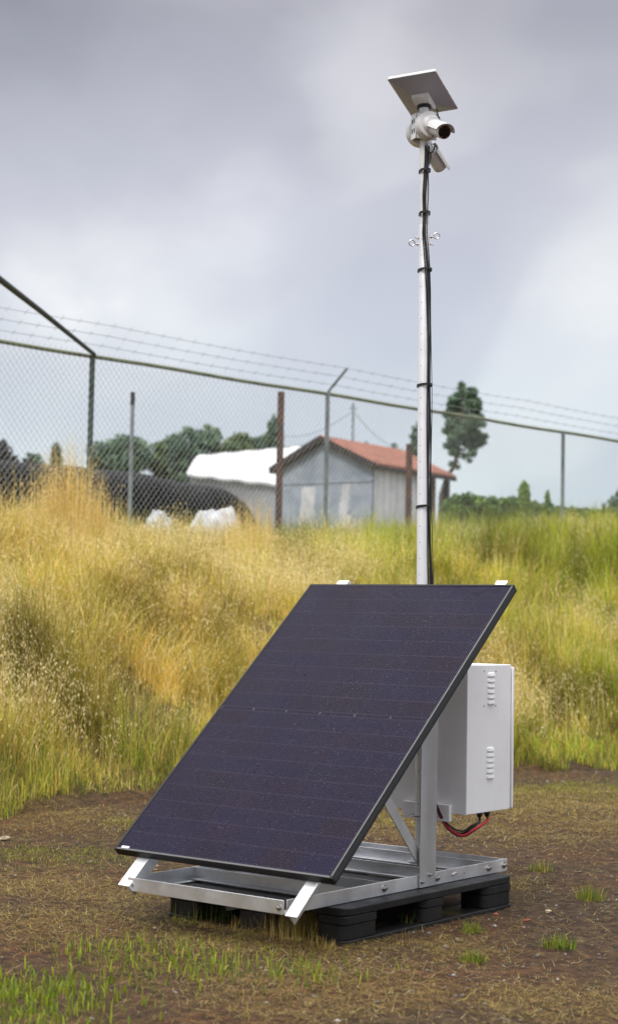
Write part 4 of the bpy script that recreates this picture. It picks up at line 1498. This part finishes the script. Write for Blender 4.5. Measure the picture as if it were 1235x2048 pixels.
# roof planes
ov = .14
for side in (0, 1):
    a_e, a_r = (-ov, pk) if side == 0 else (GW + ov, pk)
    k_ = (zr - ze) / pk
    z_e = ze - ov * k_
    vs = []
    nr, na = 60, 2
    roof = MB()
    p_e0, p_e1, p_r1, p_r0 = S(a_e, -ov, z_e), S(a_e, SL, z_e), S(a_r, SL, zr), S(a_r, -ov, zr)
    up_ = np.array([0, 0, .07])
    # pantile rolls run from ridge to eave
    top, bot = [], []
    NR = 18 * 4
    for i in range(NR + 1):
        t = i / NR
        w = np.array([0, 0, .028 * (math.sin(i * 2 * math.pi / 4) * .5 + .5)])
        top += [p_e0 + (p_e1 - p_e0) * t + up_ + w, p_r0 + (p_r1 - p_r0) * t + up_ + w]
        bot += [p_e0 + (p_e1 - p_e0) * t, p_r0 + (p_r1 - p_r0) * t]
    vs = top + bot
    o_ = len(top)
    fs = []
    for i in range(NR):
        fs += [(2 * i, 2 * i + 2, 2 * i + 3, 2 * i + 1), (o_ + 2 * i, o_ + 2 * i + 1, o_ + 2 * i + 3, o_ + 2 * i + 2),
               (2 * i, o_ + 2 * i, o_ + 2 * i + 2, 2 * i + 2), (2 * i + 1, 2 * i + 3, o_ + 2 * i + 3, o_ + 2 * i + 1)]
    fs += [(0, 1, o_ + 1, o_), (2 * NR, o_ + 2 * NR, o_ + 2 * NR + 1, 2 * NR + 1)]
    rf = roof.add(vs, fs).build('roof', M_TILE, shed)
    # dark barge board along the gable edge, and fascia at the eave
    b = MB()
    b.bar(S(a_e, -ov - .012, z_e - .01), S(a_r, -ov - .012, zr - .01), (0, 0, 1), .16, .02)
    b.build('barge_board', M_DWOOD, rf)
    MB().bar(S(a_e - (.015 if side == 0 else -.015), -ov, z_e - .02), S(a_e - (.015 if side == 0 else -.015), SL, z_e - .02), (0, 0, 1), .09, .02).build('fascia', M_DWOOD, rf)

# ------------------------------------------------------------------ white roofed building
wb = empty('white_building', tuple(at(480, 1000, 58)), 'long building with a sloping white sheeted roof, left of the shed', 'building')
rl, rr_ = at(402, 911, 60), at(640, 884, 55.5)
zr2 = (rl[2] + rr_[2]) / 2
rl[2] = rr_[2] = zr2
ax_ = rr_ - rl
axn = ax_ / np.linalg.norm(ax_)
bk_ = np.array([-axn[1], axn[0], 0])
fr_ = -bk_                                    # towards the viewer
gz2 = 2.0
e0, e1 = at(373, 947, 58.5), at(640, 976, 52.5)
up_ = np.array([0, 0, .06])
b = MB()
nn = 24
vs = []
for i in range(nn + 1):          # sheeted slope, dipping a little between its hoops
    t = i / nn
    p0, p1 = rl + (rr_ - rl) * t, e0 + (e1 - e0) * t
    for j in range(9):
        q = p0 + (p1 - p0) * (j / 8)
        vs.append(q + np.array([0, 0, .16 * math.sin(math.pi * j / 8) - .05 * abs(math.sin(t * math.pi * 5))]))
fs = [(i * 9 + j, i * 9 + j + 1, (i + 1) * 9 + j + 1, (i + 1) * 9 + j) for i in range(nn) for j in range(8)]
m0 = len(vs)
vs += [v - up_ for v in vs]
fs += [tuple(m0 + k for k in f[::-1]) for f in fs]
b.add(vs, fs)
k0, k1 = rl + bk_ * 4.2 - [0, 0, 1.6], rr_ + bk_ * 4.2 - [0, 0, 1.6]
b.add([rl, rr_, k1, k0, rl - up_, rr_ - up_, k1 - up_, k0 - up_], [(0, 1, 2, 3), (4, 7, 6, 5), (2, 6, 7, 3), (0, 3, 7, 4), (1, 5, 6, 2)])
b.build('roof', M_WROOF, wb)
b = MB()
i0, i1 = e0 * .97 + k0 * .03, e1 * .97 + k1 * .03
j0, j1 = k0 * .97 + e0 * .03, k1 * .97 + e1 * .03
dn = lambda q: np.array([q[0], q[1], gz2 - .3])
dz = np.array([0, 0, .10])
b.add([i0 - dz, i1 - dz, dn(i1), dn(i0)], [(0, 1, 2, 3)])
b.add([j0 - dz, j1 - dz, dn(j1), dn(j0)], [(0, 3, 2, 1)])
b.add([i0 - dz, rl - dz * 1.5, j0 - dz, dn(j0), dn(i0)], [(0, 1, 2, 3, 4)])
b.add([i1 - dz, rr_ - dz * 1.5, j1 - dz, dn(j1), dn(i1)], [(4, 3, 2, 1, 0)])
b.build('wall', M_GWALL, wb)

# ------------------------------------------------------------------ black covered heap and white sheets
hp0, hp1 = at(-190, 1010, 25.5), at(458, 1040, 28.5)
n, k = 200, 40
d = (hp1 - hp0) * [1, 1, 0]
hl = np.linalg.norm(d)
d = d / hl
s_ = np.array([-d[1], d[0], 0])
vs = []
for i in range(n + 1):
    t = i / n
    c = hp0 + (hp1 - hp0) * t
    g0 = float(terrain(c[0], c[1])) - .15
    ht = (3.66 - .10 * t - g0) * (1 - sstep(.55, .90, t) * .08 - sstep(.88, .97, t) * .16 - sstep(.95, 1.0, t) * .5)
    ht += .05 * (float(fbm(np.array(t * 9.0), np.array(3.3), 41)) - .5)
    wd = 1.3
    for j in range(k + 1):
        a = math.pi * j / k
        ca, sa = math.cos(a), math.sin(a)
        q = (abs(ca) ** .55 * (1 if ca > 0 else -1), abs(sa) ** .34)
        f_ = float(fbm(np.array(t * 26.0), np.array(j * .22 + 5), 43, 3)) - .5
        vs.append(np.array([c[0], c[1], g0]) - s_ * q[0] * (wd + .10 * f_) + np.array([0, 0, q[1] * (ht + .035 * f_)]))
fs = [(i * (k + 1) + j, i * (k + 1) + j + 1, (i + 1) * (k + 1) + j + 1, (i + 1) * (k + 1) + j) for i in range(n) for j in range(k)]
fs += [tuple(range(k + 1)), tuple(range(n * (k + 1), (n + 1) * (k + 1)))]
tag(MB().add(vs, fs).build('covered_heap', M_BSHEET), 'long low heap under black plastic sheeting behind the fence', 'covered heap')


def sheet(px, py, D, w, h, seed, label):
    p = at(px, py, D)
    g_ = np.random.default_rng(seed)
    n = 34
    vs, fs = [], []
    zg = float(terrain(p[0], p[1]))
    top = p[2] - zg
    for i in range(n + 1):
        for j in range(n + 1):
            u_, v_ = i / n * 2 - 1, j / n * 2 - 1
            r_ = math.hypot(u_, v_)
            env = max(0, 1 - max(abs(u_), abs(v_)) ** 4.5) ** .8 * max(0, 1 - .22 * r_ ** 3)
            hh = top * env * (0.70 + .26 * float(fbm(np.array(u_ * 1.7 + seed + 9), np.array(v_ * 1.2 + 9), seed, 1)) + .16 * float(fbm(np.array(u_ * 6 + seed + 9), np.array(v_ * 7 + 9), seed, 2)))
            q = p + SR * u_ * w / 2 + SD * v_ * .5
            vs.append((q[0], q[1], zg - .03 + hh))
    fs = [(i * (n + 1) + j, (i + 1) * (n + 1) + j, (i + 1) * (n + 1) + j + 1, i * (n + 1) + j + 1) for i in range(n) for j in range(n)]
    tag(MB().add(vs, fs).build('wrapped_bundle', M_WSHEET), label, 'wrapped bundle', 'white plastic bundles behind the grass')


sheet(320, 1000, 21.8, .50, .5, 4, 'small white plastic covered bundle in the grass below the black heap')
sheet(432, 999, 22.4, .88, .5, 9, 'wide white plastic covered bundle in the grass left of the rusty post')

# ------------------------------------------------------------------ trees
def leaf_cloud(centres, radii, n, size, cols, flat=1.0, seed=0, parent=None, name='crown', hollow=.55):
    g = np.random.default_rng(seed)
    k = g.choice(len(centres), n, p=(lambda q: q / q.sum())(np.array([r[0] * r[2] for r in radii]) ** 1.0))
    d = g.normal(0, 1, (n, 3))
    d /= np.linalg.norm(d, axis=1)[:, None]
    rr = g.uniform(hollow ** 2, 1.12, n) ** .5
    C = np.array(centres)[k] + d * np.array(radii)[k] * rr[:, None]
    s = size * 1.35 * g.uniform(.55, 1.4, n)
    a = g.normal(0, 1, (n, 3)) + d * .5
    a /= np.linalg.norm(a, axis=1)[:, None]
    b_ = np.cross(a, g.normal(0, 1, (n, 3)))
    b_ /= np.linalg.norm(b_, axis=1)[:, None]
    c_ = np.cross(a, b_)
    V = np.stack([C - b_ * s[:, None], C + c_ * s[:, None] * .45, C + b_ * s[:, None], C - c_ * s[:, None] * .45], 1).reshape(-1, 3)
    Q = np.arange(4 * n).reshape(-1, 4)
    base = np.array(cols)[g.integers(0, len(cols), len(centres))][k]
    col = base * g.uniform(.65, 1.35, (n, 1))
    return quads_mesh(name, V, Q, M_LEAF, np.repeat(col, 4, axis=0), parent)


TREEDK = [(.135, .215, .145), (.16, .245, .155), (.11, .185, .13), (.175, .26, .165)]  # leaf greens paled towards blue, distance haze put into the colour
TREEOL = [(.15, .215, .09), (.175, .235, .09), (.12, .19, .09), (.19, .245, .11)]
HEDGEC = [(.20, .31, .07), (.24, .35, .08), (.17, .27, .06)]
TREEPU = [(.055, .045, .05), (.06, .055, .055), (.05, .055, .045)]


def tree(px0, px1, py0, py1, D, cols, label, grp, name='tree', n=2600, clumps=14, size=.10, seed=1, shape='round', trunk=.10):
    g = np.random.default_rng(seed)
    base = at((px0 + px1) / 2, py1, D)
    zg = float(terrain(base[0], base[1]))
    w = (px1 - px0) / FPX * D / 2 * 1.2
    h = (py1 - py0) / FPX * D
    o = empty(name, (base[0], base[1], zg), label, 'tree', grp)
    top = base[2] + h
    cs, rs = [], []
    clumps = int(clumps * 2.2)
    for i in range(clumps):
        t = (i + g.uniform(0, 1)) / clumps
        if shape == 'round': ww = w * math.sqrt(max(.05, 1 - (2 * t - 1) ** 2 * .85))
        elif shape == 'cone': ww = w * (1.05 - t)
        else: ww = w * (.55 + .5 * math.sin(math.pi * min(1, t * 1.05)))
        a = g.uniform(0, 6.28)
        q = g.uniform(.3, .95)
        cr = max(.17 * w, ww * g.uniform(.26, .48))
        cs.append((base[0] + math.cos(a) * ww * q, base[1] + math.sin(a) * ww * q, base[2] + cr * .5 + t * (h - cr * 1.3)))
        rs.append((cr, cr, cr * (.75 if shape != 'cone' else .5)))
    cs.append((base[0], base[1], base[2] + h * .5))
    rs.append((w * .75, w * .75, h * .44))
    leaf_cloud(cs, rs, int(n * 1.35), size * .85, cols, seed=seed, parent=o, hollow=.25)
    b = MB()
    b.tube([(base[0], base[1], zg - .3), (base[0] + .03 * h, base[1], (zg + base[2]) / 2), (base[0], base[1], base[2] + h * .75)], [trunk * 1.3, trunk, trunk * .3], 10)
    for i in range(5):
        c = cs[int(g.integers(0, clumps))]
        z_ = base[2] + h * g.uniform(.05, .45)
        b.tube([(base[0], base[1], z_), ((base[0] + c[0]) / 2, (base[1] + c[1]) / 2, (z_ + c[2]) / 2 + .1), c], [trunk * .5, trunk * .35, trunk * .15], 6)
    b.build('trunk', M_BARK, o)
    return o


TGRP = 'trees beyond the fence'
tree(192, 290, 866, 960, 85, TREEDK, 'dark round tree rising left of the slim capped post', TGRP, seed=2, n=3600, size=.12, clumps=18)
tree(305, 375, 866, 975, 86, TREEOL, 'olive green tree at the left end of the tree row behind the heap', TGRP, seed=3, n=2800, size=.12)
tree(338, 420, 850, 975, 84, TREEDK, 'dark tree second from the left in the tree row behind the heap', TGRP, seed=4, n=3200, size=.12)
tree(385, 450, 846, 975, 85, TREEDK + TREEOL, 'tallest tree in the middle of the tree row behind the white roof', TGRP, seed=5, n=3200, size=.12)
tree(436, 510, 862, 975, 83, TREEOL, 'green tree right of the tallest one, above the white roof', TGRP, seed=6, n=2800, size=.12)
tree(490, 560, 866, 975, 84, TREEDK, 'dark tree behind the rusty post at the right end of the tree row', TGRP, seed=7, n=2800, size=.12)
tree(528, 566, 822, 960, 80, TREEDK, 'thin upright tree peeping out left of the tall rusty post', TGRP, seed=8, n=1300, size=.11, shape='tall', clumps=8)
tree(816, 850, 842, 990, 75, TREEDK, 'dark narrow tree half hidden by the mast', TGRP, seed=9, n=1200, size=.11, shape='tall', clumps=8)
tree(770, 800, 884, 960, 95, TREEDK, 'small faint tree above the red roof ridge', TGRP, seed=10, n=500, size=.10, clumps=6)
tree(718, 740, 880, 960, 70, TREEDK, 'small dark bushy tree behind the red roof', TGRP, seed=11, n=500, size=.08, clumps=5)
tree(-45, 32, 876, 975, 70, TREEPU, 'purplish dark tree at the left edge above the black heap', TGRP, seed=12, n=2200, size=.10)
tree(45, 95, 904, 975, 75, TREEDK + TREEPU, 'low dark tree between the left edge tree and a small conifer', TGRP, seed=13, n=1300, size=.09)
tree(98, 124, 880, 975, 75, TREEDK, 'small pointed conifer above the black heap', TGRP, seed=14, n=900, size=.09, shape='cone', clumps=9, name='conifer')
tree(1034, 1060, 958, 1035, 33, HEDGEC, 'small pointed conifer growing out of the hedge', TGRP, seed=15, n=1300, size=.035, shape='cone', clumps=9, name='conifer', trunk=.02)
tree(1088, 1099, 978, 1035, 34, HEDGEC, 'tiny young conifer on the hedge right of a larger one', TGRP, seed=16, n=300, size=.04, shape='cone', clumps=6, name='conifer', trunk=.015)
tree(1220, 1300, 975, 1040, 45, TREEDK, 'dark tree cut off by the right edge', TGRP, seed=17, n=1200, size=.08)


def tall_tree():
    D = 72
    g = np.random.default_rng(23)
    b0 = at(916, 935, D)
    zg = float(terrain(b0[0], b0[1]))
    o = empty('tree', (b0[0], b0[1], zg), 'tall loose dark tree standing alone right of the mast', 'tree', TGRP)
    bl = [(925, 775, 9), (918, 792, 13), (905, 800, 11), (935, 795, 13), (912, 815, 17), (938, 815, 18), (900, 825, 13), (952, 812, 14), (925, 830, 20), (955, 832, 15), (908, 845, 18), (940, 848, 20), (962, 850, 9),
          (898, 856, 11), (920, 866, 17), (948, 868, 14), (964, 876, 9), (903, 880, 12), (930, 886, 12), (955, 888, 11), (893, 893, 9), (942, 902, 9), (912, 902, 8), (966, 884, 7), (925, 916, 8), (900, 812, 9), (945, 790, 9), (905, 890, 15), (945, 885, 16), (925, 850, 22), (900, 908, 9), (938, 912, 9), (920, 770, 7), (908, 922, 7), (920, 928, 6), (935, 925, 5)]
    cs, rs = [], []
    for px, py, r_ in bl:
        c = at(px, py, D) + SD * g.normal(0, .7)
        cs.append(c)
        k_ = r_ / FPX * D
        rs.append((k_, k_, k_ * .8))
    leaf_cloud(cs, rs, 9800, .068, TREEDK, seed=5, parent=o, hollow=.2)
    b = MB()
    b.tube([at(878, 1075, D), at(882, 990, D), at(893, 953, D), at(908, 932, D), at(914, 905, D), at(917, 880, D), at(924, 820, D), at(926, 780, D)], [.13, .12, .10, .09, .08, .07, .05, .02], 10)
    for px, py, r_ in bl[4::2]:
        b.tube([at(917 + (py - 860) * -.1, min(py + 30, 915), D), at(px, py, D)], [.035, .015], 6)
    b.build('trunk', M_BARK, o)


tall_tree()


# hedge on the right behind the bank
def hedge():
    o = empty('hedge', tuple(at(1060, 1060, 33)), 'long dense green hedge behind the bank at the right', 'hedge')
    cs, rs = [], []
    g = np.random.default_rng(77)
    for px in np.arange(893, 1420, 6.0):
        ytop = np.interp(px, [893, 905, 915, 1000, 1100, 1235, 1420], [1005, 992, 990, 995, 1010, 1022, 1030])
        for k in range(5):
            D = 33 + g.uniform(0, 1.2)
            c = at(px + g.uniform(-4, 4), ytop + 12 + 4 * math.sin(px * .05) * math.sin(px * .017) + g.uniform(-5, 3) + k * 15 + g.uniform(-3, 3), D)
            cs.append(c)
            rs.append((.13, .13, .12))
    leaf_cloud(cs, rs, 45000, .036, [(.105, .18, .040), (.13, .215, .045), (.085, .155, .035)], seed=9, parent=o, name='foliage', hollow=.3)


hedge()

# ------------------------------------------------------------------ utility pole and wires
up0 = at(706, 806, 62)
uz = float(terrain(up0[0], up0[1]))
upl = empty('utility_pole', (up0[0], up0[1], uz), 'thin grey utility pole behind the shed roof', 'utility pole')
MB().cyl((up0[0], up0[1], uz - .3), tuple(up0), .055, .045, seg=10).build('pole', M_POSTG, upl)
MB().bar(up0 - SR * .12 - [0, 0, .2], up0 + SR * .12 - [0, 0, .2], (0, 0, 1), .06, .06).build('crossarm', M_POSTG, upl)
for a, d_, lb in ((at(560, 872, 75), 75, 'overhead wire sagging left from the utility pole'), (at(812, 898, 70), 70, 'overhead wire running down right from the utility pole')):
    s0 = at(706, 822, 62)
    pts = [s0 + (a - s0) * t - np.array([0, 0, .35 * math.sin(math.pi * t)]) for t in np.linspace(0, 1, 14)]
    tag(MB().tube(pts, .012, 5).build('overhead_wire', M_BARB), lb, 'wire', 'overhead wires at the utility pole')
